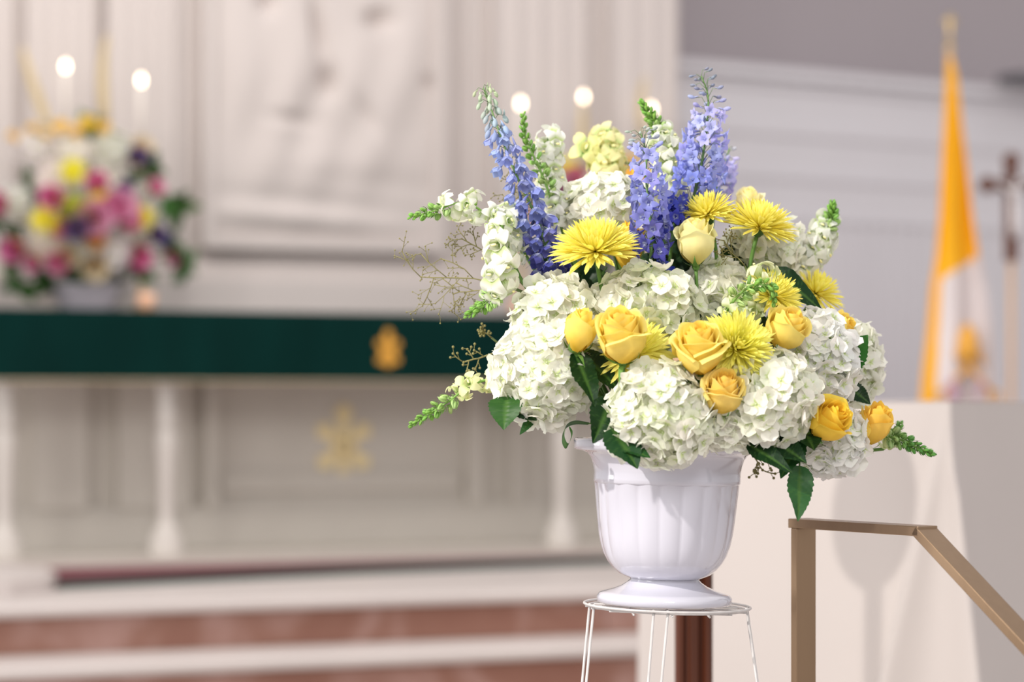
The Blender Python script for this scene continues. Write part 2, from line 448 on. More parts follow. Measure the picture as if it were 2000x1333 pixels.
# gilded chi-rho-like star on the recessed panel
g = G(); cu = u_at(673, .58); cz = z_at(673, 873, .58) - ZP - .016
for a, l in [(90, .185), (-90, .185), (38, .145), (142, .145), (-38, .14), (218, .14)]:
    blade(g, cu, cz, a, l, .03, .024, .585, .599)
g.ball((cu, .592, cz), (.03, .01, .03))
obj('gilded_emblem', g, M['goldpale'], al, smooth=False, label='gilded six armed star emblem')
# green frontal
fl = thing('altar_frontal', 'dark green altar cloth band with small gold emblem', 'altar cloth', AM @ Matrix.Translation((0, 0, ZA)))
zb_ = z_at(300, 743, 0) - ZA
def cl(u, v):
    x = u * 1.83
    if v < .4: return (x, lerp(.9, 0, v / .4), .004)
    q = (v - .4) / .6
    return (x, -.006 - .006 * math.sin(x * 9 + q * 2) * q - .004 * math.sin(x * 23) * q, lerp(.004, zb_, q))
obj('cloth', G().grid(140, 20, cl), M['greencloth'], fl)
obj('fringe', G().box((-1.83, -.016, zb_ - .004), (1.83, -.008, zb_ + .001)), M['tan'], fl, smooth=False)
g = G(); cu = 0.0; cz = z_at(755, 684, 0) - ZA
for a, l in [(90, .085), (-90, .07), (35, .06), (145, .06), (-50, .07), (230, .07), (0, .035), (180, .035)]:
    blade(g, cu, cz, a, l, .016, .011, -.024, -.016)
g.ball((cu, -.02, cz + .05), (.018, .006, .018)); g.ball((cu, -.02, cz), (.015, .006, .024)); g.ball((cu, -.02, cz - .055), (.028, .006, .008))
obj('gold_emblem', g, M['gold'], fl, smooth=False, label='gold embroidered emblem')

# candles standing on the altar shelf
def candle(px, py, v, label, r=.011):
    uu = u_at(px, v); zt = z_at(px, py, v) - .03
    t = thing('altar_candle', label, 'candle', AM @ Matrix.Translation((uu, v, ZA + .004)), 'lit candles along the altar')
    h = zt - ZA
    obj('candlestick', G().lathe([(.06, 0), (.06, .012), (.03, .03), (.012, .06), (.012, h * .3), (.022, h * .33), (.012, h * .36), (.011, h - .36), (.03, h - .345), (.03, h - .335), (.01, h - .33)], 20), M['brass'], t)
    obj('taper', G().lathe([(.001, h - .33), (r, h - .33), (r, h - .035), (r * .7, h - .028), (.0015, h - .03)], 16), M['wax'], t)
    obj('wick', G().tube([(0, 0, h - .03), (0, 0, h - .022)], .001, 5), M['dark'], t)
    obj('flame', G().lathe([(.0005, h - .026), (.007, h - .018), (.010, h - .008), (.008, h + .004), (.004, h + .012), (.0005, h + .018)], 14), M['flame'], t)
candle(128, 115, .78, 'lit white candle, tallest, above the left altar flowers')
candle(276, 142, .60, 'lit white candle right of the left altar flowers')
candle(1017, 188, .60, 'lit white candle just right of the left blue spire')
candle(1140, 176, .78, 'middle lit candle of the right three')
candle(1272, 200, .90, 'rightmost lit candle behind the bouquet tip')
def votive(px, label):
    t = thing('votive_cup', label, 'candle', AM @ Matrix.Translation((u_at(px, .35), .35, ZA + .004)), 'votive cups on the altar')
    obj('cup', G().lathe([(.001, 0), (.03, 0), (.038, .08), (.034, .08), (.028, .06), (.001, .06)], 20), M['votive'], t)
    obj('candle_stub', G().lathe([(.02, .06), (.02, .07), (.001, .071)], 12), M['wax'], t)
votive(286, 'small peach votive cup right of the left altar pot')
votive(1012, 'small peach votive cup half hidden by the bouquet')

# ================================================================= TABLECLOTH TABLE
TC = Vector((P(1857, 785, 5.5).x, 5.5, 0)); TL = Vector((P(1252, 785, 5.9).x, 5.9, 0))
dl = (TL - TC); LL = dl.length; dl.normalize(); dr = Vector((-dl.y, dl.x, 0)); dr = dr if dr.y > 0 else -dr
ZT = H + .006
tb = thing('covered_table', 'tall table under an ivory floor-length cloth', 'table', Matrix.Translation((TC.x, TC.y, 0)))
TW = 1.5
inn = -dl * .02
def tpt(a, b, z): return dl * a + dr * b + Vector((0, 0, z))
g = G(); c4 = [(.02, .02), (LL - .02, .02), (LL - .02, TW - .02), (.02, TW - .02)]
g.add([tpt(a, b, ZT - .04) for a, b in c4] + [tpt(a, b, ZT - .006) for a, b in c4], [(0, 1, 2, 3), (4, 7, 6, 5), (0, 4, 5, 1), (1, 5, 6, 2), (2, 6, 7, 3), (3, 7, 4, 0)])
obj('tabletop', g, M['wood'], tb, smooth=False)
for a, b in [(.08, .08), (LL - .08, .08), (.08, TW - .08), (LL - .08, TW - .08)]:
    p = tpt(a, b, 0); obj('leg', G().box((p.x - .025, p.y - .025, 0), (p.x + .025, p.y + .025, ZT - .04)), M['wood'], tb, smooth=False)
cl_o = thing('ivory_tablecloth', 'ivory cloth hanging in a fold at the table corner', 'tablecloth', Matrix.Translation((TC.x, TC.y, 0)))
bis = (-(dl + dr)).normalized()
def path(s):   # s along the hem, 0 = corner, positive = right face, negative = left face
    if s < -LL: return dl * LL + dr * (-(s + LL)), 0
    if s > TW: return dr * TW + dl * (s - TW), 0
    return (dl * (-s) if s < 0 else dr * s), 0
def cloth_fn(u, v):
    s = -LL - .5 + (u + 1) / 2 * (LL + .5 + TW)
    p = path(s)[0].copy(); dep = v
    z = ZT - dep * (ZT - .01)
    if v == 0: return (p.x, p.y, ZT)
    nrm = Vector((-dr.x, -dr.y, 0)) if s < 0 else Vector((-dl.x, -dl.y, 0))
    flare = .035 * dep
    # corner fold: a cone of surplus cloth with crisp left and right edges
    def sst(a, b, x):
        q = max(0, min(1, (x - a) / (b - a))); return q * q * (3 - 2 * q)
    e0 = -.30 * dep - .004; k = sst(e0, .0, s) * (1 - sst(.0, .04 + .10 * dep, s))
    p += -dl * .175 * dep * k * min(1, dep * 6)
    lf = sst(e0 - .012, e0 + .012, s) * (1 - sst(.0, .04 + .10 * dep, s)) * min(1, dep * 8)
    q = max(0, min(1, (s - e0) / (.0 - e0)))
    p += Vector((-dr.x, -dr.y, 0)) * (.012 + .10 * dep) * lf * (.55 + .45 * math.cos(q * 2 * PI) * (1 - .3 * q))
    p += nrm * flare * (1 - k)
    p += nrm * .008 * dep * math.sin(s * 9 + 1.2)
    # a shallow second pleat right of the corner
    p += nrm * .05 * dep * math.exp(-((s - .62) / .12) ** 2)
    return (p.x, p.y, z)
g = G().grid(420, 60, cloth_fn)
obj('hanging_cloth', g, M['cloth'], cl_o)
e = .001
g = G().add([tpt(-e, -e, ZT), tpt(LL + e, -e, ZT), tpt(LL + e, TW + e, ZT), tpt(-e, TW + e, ZT)], [(0, 3, 2, 1)])
obj('cloth_top', g, M['cloth'], cl_o)

# oval board on a pole, hidden behind the flowers; it throws the oval shadow on the cloth
pd = thing('oval_board', 'oval board on a slim pole behind the flowers, casting the oval shadow', 'sign', Matrix.Translation((PADDLE.x, PADDLE.y, 0)))
g = G(); pr = [(x, PADDLE.z + z) for x, z in [(.103 * math.cos(2 * PI * i / 40), .155 * math.sin(2 * PI * i / 40)) for i in range(40)]]
star_prism(g, pr[::-1], -.01, .01); obj('board', g, M['polew'], pd, smooth=False)
obj('pole', G().tube([(0, 0, .02), (0, 0, PADDLE.z - .15)], .019, 14), M['polew'], pd)
obj('base', G().lathe([(.001, 0), (.12, 0), (.12, .012), (.03, .03), (.02, .06)], 24), M['polew'], pd)

# dark wooden post
pw = P(1355, 1200, 4.55)
g = G(); hw = .0345; prf = [(-hw, .02), (-hw, -.012), (-hw + .006, -.018), (-hw + .014, -.018), (-hw + .018, -.012), (-.012, -.014), (-.006, -.022), (.006, -.022), (.012, -.014), (hw - .018, -.012), (hw - .014, -.018), (hw - .006, -.018), (hw, -.012), (hw, .02)]
zt = P(0, 960, 4.55).z; n = len(prf)
g.add([(x, y, 0.03) for x, y in prf] + [(x, y, zt) for x, y in prf], [(i, i + 1, i + 1 + n, i + n) for i in range(n - 1)] + [(n - 1, 0, n, 2 * n - 1), tuple(range(n))[::-1], tuple(range(n, 2 * n))])
wp = thing('wooden_post', 'dark walnut moulded post behind the white urn', 'post', Matrix.Translation((pw.x, 4.55, 0)))
obj('shaft', g, M['wood'], wp, smooth=False)
obj('foot', G().box((-.12, -.12, 0), (.12, .12, .03)), M['wood'], wp, smooth=False)
obj('cap', G().box((-.05, -.035, zt), (.05, .035, zt + .02)), M['wood'], wp, smooth=False)

# ================================================================= HANDRAIL
hr = thing('bronze_handrail', 'flat bronze step handrail with square post, right of the bouquet', 'railing')
A0 = P(1561, 1013, 4.02); bw, bt = .042, .0155
rd = Vector((.55, -.835, 0)).normalized(); rs = Vector((rd.y, -rd.x, 0)); rs = -rs   # rs: across
def bar(name, p0, p1, wdir, wd, th, extra=0):
    d_ = (p1 - p0).normalized(); nn = d_.cross(wdir).normalized()
    if nn.z < 0: nn = -nn
    g = G(); vs = []
    for p in (p0, p1):
        for a, b in ((-.5, -1), (.5, -1), (.5, 0), (-.5, 0)):
            ch = .0
            vs.append(p + wdir * wd * a + nn * th * b)
    g.add(vs, [(0, 3, 2, 1), (4, 5, 6, 7), (0, 1, 5, 4), (1, 2, 6, 5), (2, 3, 7, 6), (3, 0, 4, 7)])
    o = obj(name, g, M['bronze'], hr, smooth=False)
    bv = o.modifiers.new('bevel', 'BEVEL'); bv.width = .0012; bv.segments = 2
    return o
B0 = A0 + rd * .302
B0.z = A0.z
Cc = B0 + rd * 1.1 + Vector((0, 0, -.70 * 1.1))
bar('top_bar', A0 - rd * .004, B0 + rd * .006, rs, bw, bt)
bar('sloping_bar', B0, Cc, rs, bw, bt)
pq = A0 + rd * .003
g = G(); vs = []
for z in (0, A0.z - bt):
    for a, b in ((-.5, 0), (.5, 0), (.5, 1), (-.5, 1)):
        vs.append(Vector((pq.x, pq.y, z)) + rs * bw * a + rd * bt * b)
g.add(vs, [(0, 3, 2, 1), (4, 5, 6, 7), (0, 1, 5, 4), (1, 2, 6, 5), (2, 3, 7, 6), (3, 0, 4, 7)])
o = obj('post', g, M['bronze'], hr, smooth=False); bv = o.modifiers.new('bevel', 'BEVEL'); bv.width = .0012
g = G(); vs = []
for z in (0, Cc.z - bt):
    for a, b in ((-.5, 0), (.5, 0), (.5, 1), (-.5, 1)):
        vs.append(Vector((Cc.x, Cc.y, z)) - rd * .03 + rs * bw * a + rd * bt * b)
g.add(vs, [(0, 3, 2, 1), (4, 5, 6, 7), (0, 1, 5, 4), (1, 2, 6, 5), (2, 3, 7, 6), (3, 0, 4, 7)])
obj('post', g, M['bronze'], hr, smooth=False)

# ================================================================= FLAG, CRUCIFIX
FD = 9.6
fb = P(1853, 800, FD)
fp = thing('flag', 'yellow and white church flag hanging on its pole', 'flag', Matrix.Translation((fb.x, FD, ZP)))
def fl_(px, py, dd=0): q = P(px, py, FD + dd); return q - Vector((fb.x, FD, ZP))
obj('base', G().lathe([(.001, 0), (.15, 0), (.15, .03), (.05, .06), (.02, .14)], 24), M['brass'], fp)
obj('pole', G().tube([(0, 0, .05), fl_(1854, 95)], .013, 12), M['polew'], fp)
g = G(); a = fl_(1854, 95); b = fl_(1856, 28)
g.tube([a, b], .009, 8); c = fl_(1843, 42); c2_ = fl_(1868, 42); g.tube([c, c2_], .009, 8); g.ball(a, .018)
obj('finial', g, M['brass'], fp)
rows_y = [(112, 1850, 1860), (150, 1847, 1870), (250, 1843, 1880), (330, 1839, 1890), (420, 1835, 1900), (500, 1828, 1912), (560, 1818, 1926), (640, 1812, 1935), (720, 1803, 1940), (800, 1796, 1945), (900, 1792, 1948), (1040, 1790, 1946)]
def flag_edge(py):
    for (a, b) in zip(rows_y[:-1], rows_y[1:]):
        if a[0] <= py <= b[0]:
            t = (py - a[0]) / (b[0] - a[0]); return lerp(a[1], b[1], t), lerp(a[2], b[2], t)
    return rows_y[-1][1:]
def flag_fn(u, v):
    py = lerp(112, 1040, v); x0, x1 = flag_edge(py); t = (u + 1) / 2
    return fl_(lerp(x0, x1, t), py, -.03 + .035 * math.sin(t * 9 + v * 2) * min(1, v * 3) + .015 * math.sin(t * 21 + 1) * v)
g = G().grid(60, 110, flag_fn)
# white half: right of a line running down-left from the fly
mi = []
for f_ in g.f:
    c = sum((g.v[i] for i in f_), Vector()) / 4 + Vector((fb.x, FD, ZP)); px = 1000 + c.x / c.y * F; py = HZ - (c.z - H) / c.y * F
    mi.append(1 if (py > 500 + (1912 - px) * .62 and px > 1838 - (py - 560) * .045) else 0)
g.m = mi
o = obj('flag_cloth', g, [M['flagy'], M['flagw']], fp)
so = o.modifiers.new('solid', 'SOLIDIFY'); so.thickness = .002
# crossed keys under a tiara on the white half
def kd(px, py): return fl_(px, py, -.085)
g = G(); g.tube([kd(1840, 770), kd(1915, 690)], .010, 8); g.tube([kd(1940, 770), kd(1868, 690)], .010, 8)
for cx, cy in ((1836, 776), (1943, 776)):
    g.tube([kd(cx + 11 * math.cos(q * PI / 6), cy + 11 * math.sin(q * PI / 6)) for q in range(13)], .006, 6)
for cx in (1905, 1874): g.tube([kd(cx - 10, 694), kd(cx + 14, 704), kd(cx + 14, 712)], .008, 6)
g.lathe([(.035, 0), (.045, .03), (.042, .07), (.028, .11), (.008, .135), (.001, .14)], 14, mtx=Matrix.Translation(kd(1890, 700)))
g.ball(kd(1890, 636), .010)
obj('keys_emblem', g, M['gold'], fp, label='gold crossed keys and tiara emblem')
g = G(); g.tube([kd(1868, 742), kd(1850, 752), kd(1862, 775)], .012, 6); g.tube([kd(1905, 742), kd(1922, 748), kd(1905, 778)], .012, 6); g.ball(kd(1860, 768), (.035, .012, .03))
obj('emblem_cord', g, M['purple'], fp)

CD = 9.4
cb = P(1975, 800, CD); cx_ = thing('processional_crucifix', 'dark wooden crucifix with silver figure on a tan pole', 'crucifix', Matrix.Translation((cb.x, CD, ZP)))
def cl_(px, py, dd=0): q = P(px, py, CD + dd); return q - Vector((cb.x, CD, ZP))
obj('base', G().lathe([(.001, 0), (.14, 0), (.14, .03), (.05, .06), (.02, .12)], 24), M['crossw'], cx_)
obj('pole', G().tube([(0, 0, .05), cl_(1975, 505)], .012, 12), M['polew'], cx_)
g = G(); a = cl_(1975, 510); b = cl_(1975, 304)
CR = Matrix.Rotation(R(18), 4, 'Z')
g.box((-.024, -.014, a.z), (.024, .014, b.z - .02)); az = cl_(0, 362).z
g.box((-.105, -.014, az - .022), (.105, .014, az + .022))
for (x, z) in ((0, b.z - .02), (-.105, az), (.105, az)):
    g.lathe([(.001, -.016), (.030, -.016), (.034, 0), (.030, .016), (.001, .016)], 12, mtx=Matrix.Translation((x, 0, z)) @ Matrix.Rotation(PI / 2, 4, 'X'))
obj('cross', g, M['crossw'], cx_, CR @ Matrix.Identity(4), smooth=False)
def skin(name, verts, edges, radii, m, parent, mtx, root=0, lvl=1):
    me = bpy.data.meshes.new(name); me.from_pydata(verts, edges, []); me.materials.append(m)
    o = bpy.data.objects.new(name, me); COL.objects.link(o); o.parent = parent; o.matrix_basis = mtx
    sk = o.modifiers.new('skin', 'SKIN'); sk.use_smooth_shade = True
    for i, r in enumerate(radii):
        me.skin_vertices[0].data[i].radius = (r, r) if not hasattr(r, '__len__') else r
    me.skin_vertices[0].data[root].use_root = True
    sb = o.modifiers.new('sub', 'SUBSURF'); sb.levels = lvl; sb.render_levels = lvl
    return o
y = -.022
V_ = [(0, y, az - .115), (0, y, az - .07), (0, y, az - .03), (0, y - .004, az - .008), (.005, y - .01, az + .010), (.006, y - .01, az + .026),
      (-.045, y, az - .005), (-.09, y, az + .012), (.045, y, az - .005), (.09, y, az + .012),
      (-.01, y - .01, az - .16), (-.004, y, az - .205), (.01, y - .01, az - .16), (.004, y, az - .205), (0, y - .008, az - .222)]
E_ = [(0, 1), (1, 2), (2, 3), (3, 4), (4, 5), (2, 6), (6, 7), (2, 8), (8, 9), (0, 10), (10, 11), (0, 12), (12, 13)]
skin('corpus', V_[:14], E_, [(.019, .012), (.014, .010), (.020, .011), .006, .012, .009, .006, .004, .006, .004, .010, .006, .010, .006], M['silver'], cx_, CR)
# dark edge of a loudspeaker high on the right wall
uq, zq = wz(2000, 157, .15)
sp = thing('wall_speaker', 'dark grey box at the right edge, high on the wall', 'loudspeaker', WM @ Matrix.Translation((uq, -.15, zq)))
obj('cabinet', G().box((-.13, -.10, -.022), (.30, .06, .022)), M['dark'], sp, smooth=False)
obj('bracket', G().box((.05, .06, -.01), (.08, .148, .01)), M['dark'], sp, smooth=False)

# ================================================================= WIRE STAND AND URN
TILT = Matrix.Rotation(R(1.7), 4, 'Y')       # stand leans a little to the right
SC = P(1303, 1183, D)                         # centre of the stand top
SM = Matrix.Translation(SC) @ TILT
sd = thing('wire_plant_stand', 'white wire plant stand carrying the white urn', 'plant stand', SM)
def ring(r, z, n=48, sx=1.0): return [(r * sx * math.cos(2 * PI * i / n), r * math.sin(2 * PI * i / n), z) for i in range(n + 1)]
obj('ring', G().tube(ring(.135, 0), .0021, 8), M['wire'], sd)
obj('ring', G().tube(ring(.128, -.0035), .0016, 8), M['wire'], sd)
for k in range(-2, 3):
    y_ = k * .045; x_ = math.sqrt(.133 ** 2 - y_ * y_)
    obj('cross_wire', G().tube([(-x_, y_, -.005), (x_, y_, -.005)], .0018, 6), M['wire'], sd)
for k in range(-1, 2):
    x_ = k * .06; y_ = math.sqrt(.133 ** 2 - x_ * x_)
    obj('cross_wire', G().tube([(x_, -y_, -.0075), (x_, y_, -.0075)], .0018, 6), M['wire'], sd)
SMI = SM.inverted(); hl = SC.z
for a in (196, 262, 352):
    for s_ in (-1, 1):
        a0 = R(a + s_ * 5.0); a1 = R(a + s_ * 1.0)
        top = Vector((.129 * math.cos(a0), .129 * math.sin(a0), -.004))
        slope = {196: .10, 262: .16, 352: .14}[a]
        ft = Vector((math.cos(a1) * (.129 + slope), math.sin(a1) * (.129 + slope * .6), 0))
        ft = SMI @ Vector((SC.x + ft.x * 1.0, SC.y + ft.y, .004))
        if a == 262: ft = SMI @ Vector((SC.x - .10 + s_ * .004, SC.y - .10, .004))
        obj('leg', G().tube([top + Vector((0, 0, .006)), top.lerp(ft, .5), ft], .0022, 8), M['wire'], sd)
obj('lower_ring', G().tube([SMI @ Vector((SC.x + .17 * math.cos(2 * PI * i / 40), SC.y + .17 * math.sin(2 * PI * i / 40), .30)) for i in range(41)], .0021, 8), M['wire'], sd)

UM = SM @ Matrix.Translation((-.005, 0, .003)) @ Matrix.Rotation(R(-.4), 4, 'Y')
un = thing('flower_urn', 'white fluted footed urn holding the large bouquet', 'urn', UM)
k_ = 1 / 1201.0
obj('foot', G().lathe([(.001, 0), (.106, 0), (.110, .003), (.110, .011), (.106, .016), (.096, .019), (.082, .023), (.070, .028), (.061, .034), (.056, .039), (.057, .043), (.001, .043)], 64), M['vase'], un)
NF = 20
def flute(r, z, q):
    if z < .05: return r
    k = min(1, (z - .05) / .05) * (1 if z < .197 else 0)
    return r * (1 - .020 * k * (1 - abs(math.cos(q * NF / 2)) ** .8))
body = [(.001, .040), (.050, .040), (.060, .042), (.074, .048), (.085, .057), (.094, .068), (.1005, .080), (.1055, .095), (.109, .112), (.112, .135), (.1145, .16), (.1165, .18), (.118, .195), (.1185, .1985)]
obj('fluted_bowl', G().lathe(body, 240, rf=flute), M['vase'], un)
neck = [(.112, .193), (.1175, .1945), (.1195, .1975), (.1195, .203), (.119, .212), (.121, .224), (.1250, .236), (.131, .243), (.140, .2465), (.148, .2475), (.1515, .249), (.1530, .253), (.1530, .262), (.1515, .2655), (.148, .266), (.140, .263), (.130, .256), (.122, .243), (.115, .225), (.110, .19), (.100, .12), (.080, .07), (.001, .06)]
obj('rim', G().lathe(neck, 96), M['vase'], un)
obj('floral_foam', G().lathe([(.001, .22), (.112, .22)], 32), M['leaf'], un, col=(.03, .08, .03))
ROOT = UM @ Vector((.005, 0, .22))

# ================================================================= FLOWER BUILDING
CEN = P(1305, 830, 4.0)
def Q(px, py, off): return P(px, py, D + off)
def seg(parent, pts, r0, r1, col, name='stem', n=6):
    mi_ = parent.matrix_basis.inverted() if parent.parent is None else None
    pts = [mi_ @ p for p in pts]; m = len(pts)
    return obj(name, G().tube(pts, [lerp(r0, r1, i / (m - 1)) for i in range(m)], n, ts=[1.0] * m), M['green'], parent, col=col)
def root_pt():
    a = rnd.uniform(0, 2 * PI); r = .075 * math.sqrt(rnd.random())
    return ROOT + Vector((r * math.cos(a), r * math.sin(a), 0))
STEMC = (.13, .27, .06)
def stem_to_vase(parent, base, direction, r0=.0032, col=STEMC, k=.35):
    rp = root_pt(); L_ = (base - rp).length
    # aim the foot of the stem in the same bearing as its head
    b = Vector((base.x - ROOT.x, base.y - ROOT.y, 0)); b = b * (.07 / max(.07, b.length))
    rp = ROOT + b * .9 + (rp - ROOT) * .25
    up = Vector((b.x * 2.2, b.y * 2.2, .6)).normalized()
    return seg(parent, bez(rp, rp + up * L_ * .4, base - direction * min(.07, L_ * k), base, 12), r0 * 1.15, r0, col)

# ---- leaves
def leaf_g(L_, Wd, serr=.06, nser=13, fold=.22, curve=.25, wave=.04, seed=0, tipsharp=1.0):
    r_ = random.Random(seed); ph = r_.uniform(0, 6)
    NV, NU = 44, 8
    def fn(u, v):
        w_ = math.sin(PI * min(1, (v * .97 + .03)) ** .78) ** .85 if 0 < v < 1 else 0
        w_ = max(w_, .0) * (1 - .25 * v * tipsharp)
        au = abs(u); sz = ((v * nser) % 1.0)
        w_ *= 1 + serr * (sz if au > .99 else 0)
        x = u * w_ * Wd / 2
        y = v * L_ + (serr * .4 * L_ / nser if au > .99 else 0)
        z = fold * au * w_ * Wd / 2 - curve * L_ * v * v + wave * L_ * math.sin(v * 9 + ph) * au * w_
        z += .0009 * math.cos((v * 8 - au * 1.6) * 2 * PI) * min(1, au * 4) * w_
        return (x, y, z)
    def tf(u, v):
        au = abs(u); q = abs(((v * 8 - au * 1.6) % 1) - .5) * 2
        return .75 if au < .01 else (.28 if q > .90 else 0.0)
    g = G().grid(NU, NV, fn, tf)
    g.tube([(0, -L_ * .12, 0), (0, 0, -.0005), (0, L_ * .5, -curve * L_ * .25 - .0006), (0, L_ * .95, -curve * L_ * .9 - .0004)], [.0016, .0013, .0008, .0003], 5, ts=[.7] * 4)
    return g
def basis(base, tip, nrm):
    y = (tip - base).normalized(); z = (nrm - y * nrm.dot(y)).normalized(); x = y.cross(z)
    m = Matrix((x, y, z)).transposed().to_4x4(); return Matrix.Translation(base) @ m
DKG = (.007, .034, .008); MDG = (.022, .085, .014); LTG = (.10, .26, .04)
def leaf_part(parent, b, t, wr=.6, col=DKG, nrm=None, serr=.13, curve=.15, name='leaf', fold=.25, wave=.04):
    b = Q(*b); t = Q(*t); L_ = (t - b).length
    nrm = Vector(nrm) if nrm else (Vector((rnd.uniform(-.3, .3), -1, rnd.uniform(.1, .6))))
    mw = basis(b, t, nrm.normalized())
    # the leaf bends away along its length; rotate so its tip lands on the requested point
    mw = mw @ Matrix.Rotation(math.atan(curve), 4, 'X')
    pm = parent.matrix_basis.inverted()
    return obj(name, leaf_g(L_ / math.cos(math.atan(curve)) * .985, L_ * wr, serr, 11, fold, curve, wave, rnd.randint(0, 999)), M['leaf'], parent, pm @ mw, col=jit(col, .15))

# ---- hydrangea
def floret_g(r_, s=.0188):
    g = G(); tw = r_.uniform(0, 1)
    for k in range(4):
        a = k * PI / 2 + r_.uniform(-.14, .14); L_ = s * r_.uniform(.86, 1.08); Wd = L_ * r_.uniform(.56, .68)
        cup = r_.uniform(-.15, .95); wv = r_.uniform(-.9, .9); ph = r_.uniform(0, 6); tl = r_.uniform(-.25, .25)
        def fn(u, v):
            w_ = (math.sin(PI * min(1, (.06 + .80 * v)) ** .9)) ** .6
            if v > .72: w_ *= math.sqrt(max(.08, 1 - ((v - .72) / .30) ** 2))
            x = u * w_ * Wd; y = L_ * (.04 + .96 * v) * (1 - .06 * u * u * v)
            z = cup * L_ * (v * v * .55) + .12 * L_ * u * u * w_ * (.4 + cup) + .06 * L_ * wv * math.sin(u * 3 + ph + v * 2) * v + tl * u * Wd * .6
            return (x, y, z)
        g2 = G().grid(4, 4, fn); g.merge(g2, Matrix.Rotation(a, 4, 'Z'))
    g.ball((0, 0, .0012), .0015, 6, 4, t=.15)
    g.tube([(0, 0, 0), (0, 0, -.016)], .0006, 4, ts=[0, 0])
    return g
_r = random.Random(3)
FLOR = [floret_g(_r).mesh('floret', M['hyd']) for _ in range(8)]
GA = PI * (3 - math.sqrt(5))
def cap_points(n, maxpol):
    out = []
    for i in range(n):
        c = 1 - (i + .5) / n * (1 - math.cos(maxpol)); s = math.sqrt(max(0, 1 - c * c)); a = i * GA
        out.append(Vector((s * math.cos(a), s * math.sin(a), c)))
    return out
WHITE = (.96, .955, .885)
def hydrangea(px, py, off, rpx, label, n=130, face=None, ell=(1, 1, .82), tint=WHITE, green=.25, pol=112):
    c = Q(px, py, off); r = rpx / 1201 * (1 + off / D)
    d_ = face if face else ((c - CEN).normalized() * .8 + Vector((0, -.55, .15)))
    d_ = Vector(d_).normalized()
    m = frame(c - d_ * r * .25, d_)
    t = thing('hydrangea', label, 'flower', m, 'white hydrangeas in the bouquet')
    ex, ey, ez = r * ell[0], r * ell[1], r * ell[2] * 1.15
    sd_ = rnd.uniform(0, 50)
    core = G().ball((0, 0, 0), (ex * .70, ey * .70, ez * .70), 14, 10)
    obj('flower_core', core, M['green'], t, col=(.30, .42, .14))
    for i, p in enumerate(cap_points(n, R(pol))):
        nz = 1 + .13 * noise.noise(p * 2.1 + Vector((sd_, 0, 0)))
        k = nz * rnd.uniform(.86, 1.06)
        pos = Vector((p.x * ex * k, p.y * ey * k, p.z * ez * k))
        nn = Vector((p.x / ex, p.y / ey, p.z / ez)).normalized() + Vector((rnd.gauss(0, .38), rnd.gauss(0, .38), rnd.gauss(0, .30)))
        mm = frame(pos, nn, rnd.uniform(0, PI)) @ Matrix.Scale(rnd.uniform(.82, 1.16), 4)
        gcol = (.84, .92, .62); q = green * rnd.random() ** 2
        col = tuple(lerp(a, b, q) for a, b in zip(jit(tint, .03), gcol))
        obj('floret', FLOR[rnd.randrange(8)], None, t, mm, col)
    stem_to_vase(t, c - d_ * r * .5, d_, .0042)
    return t

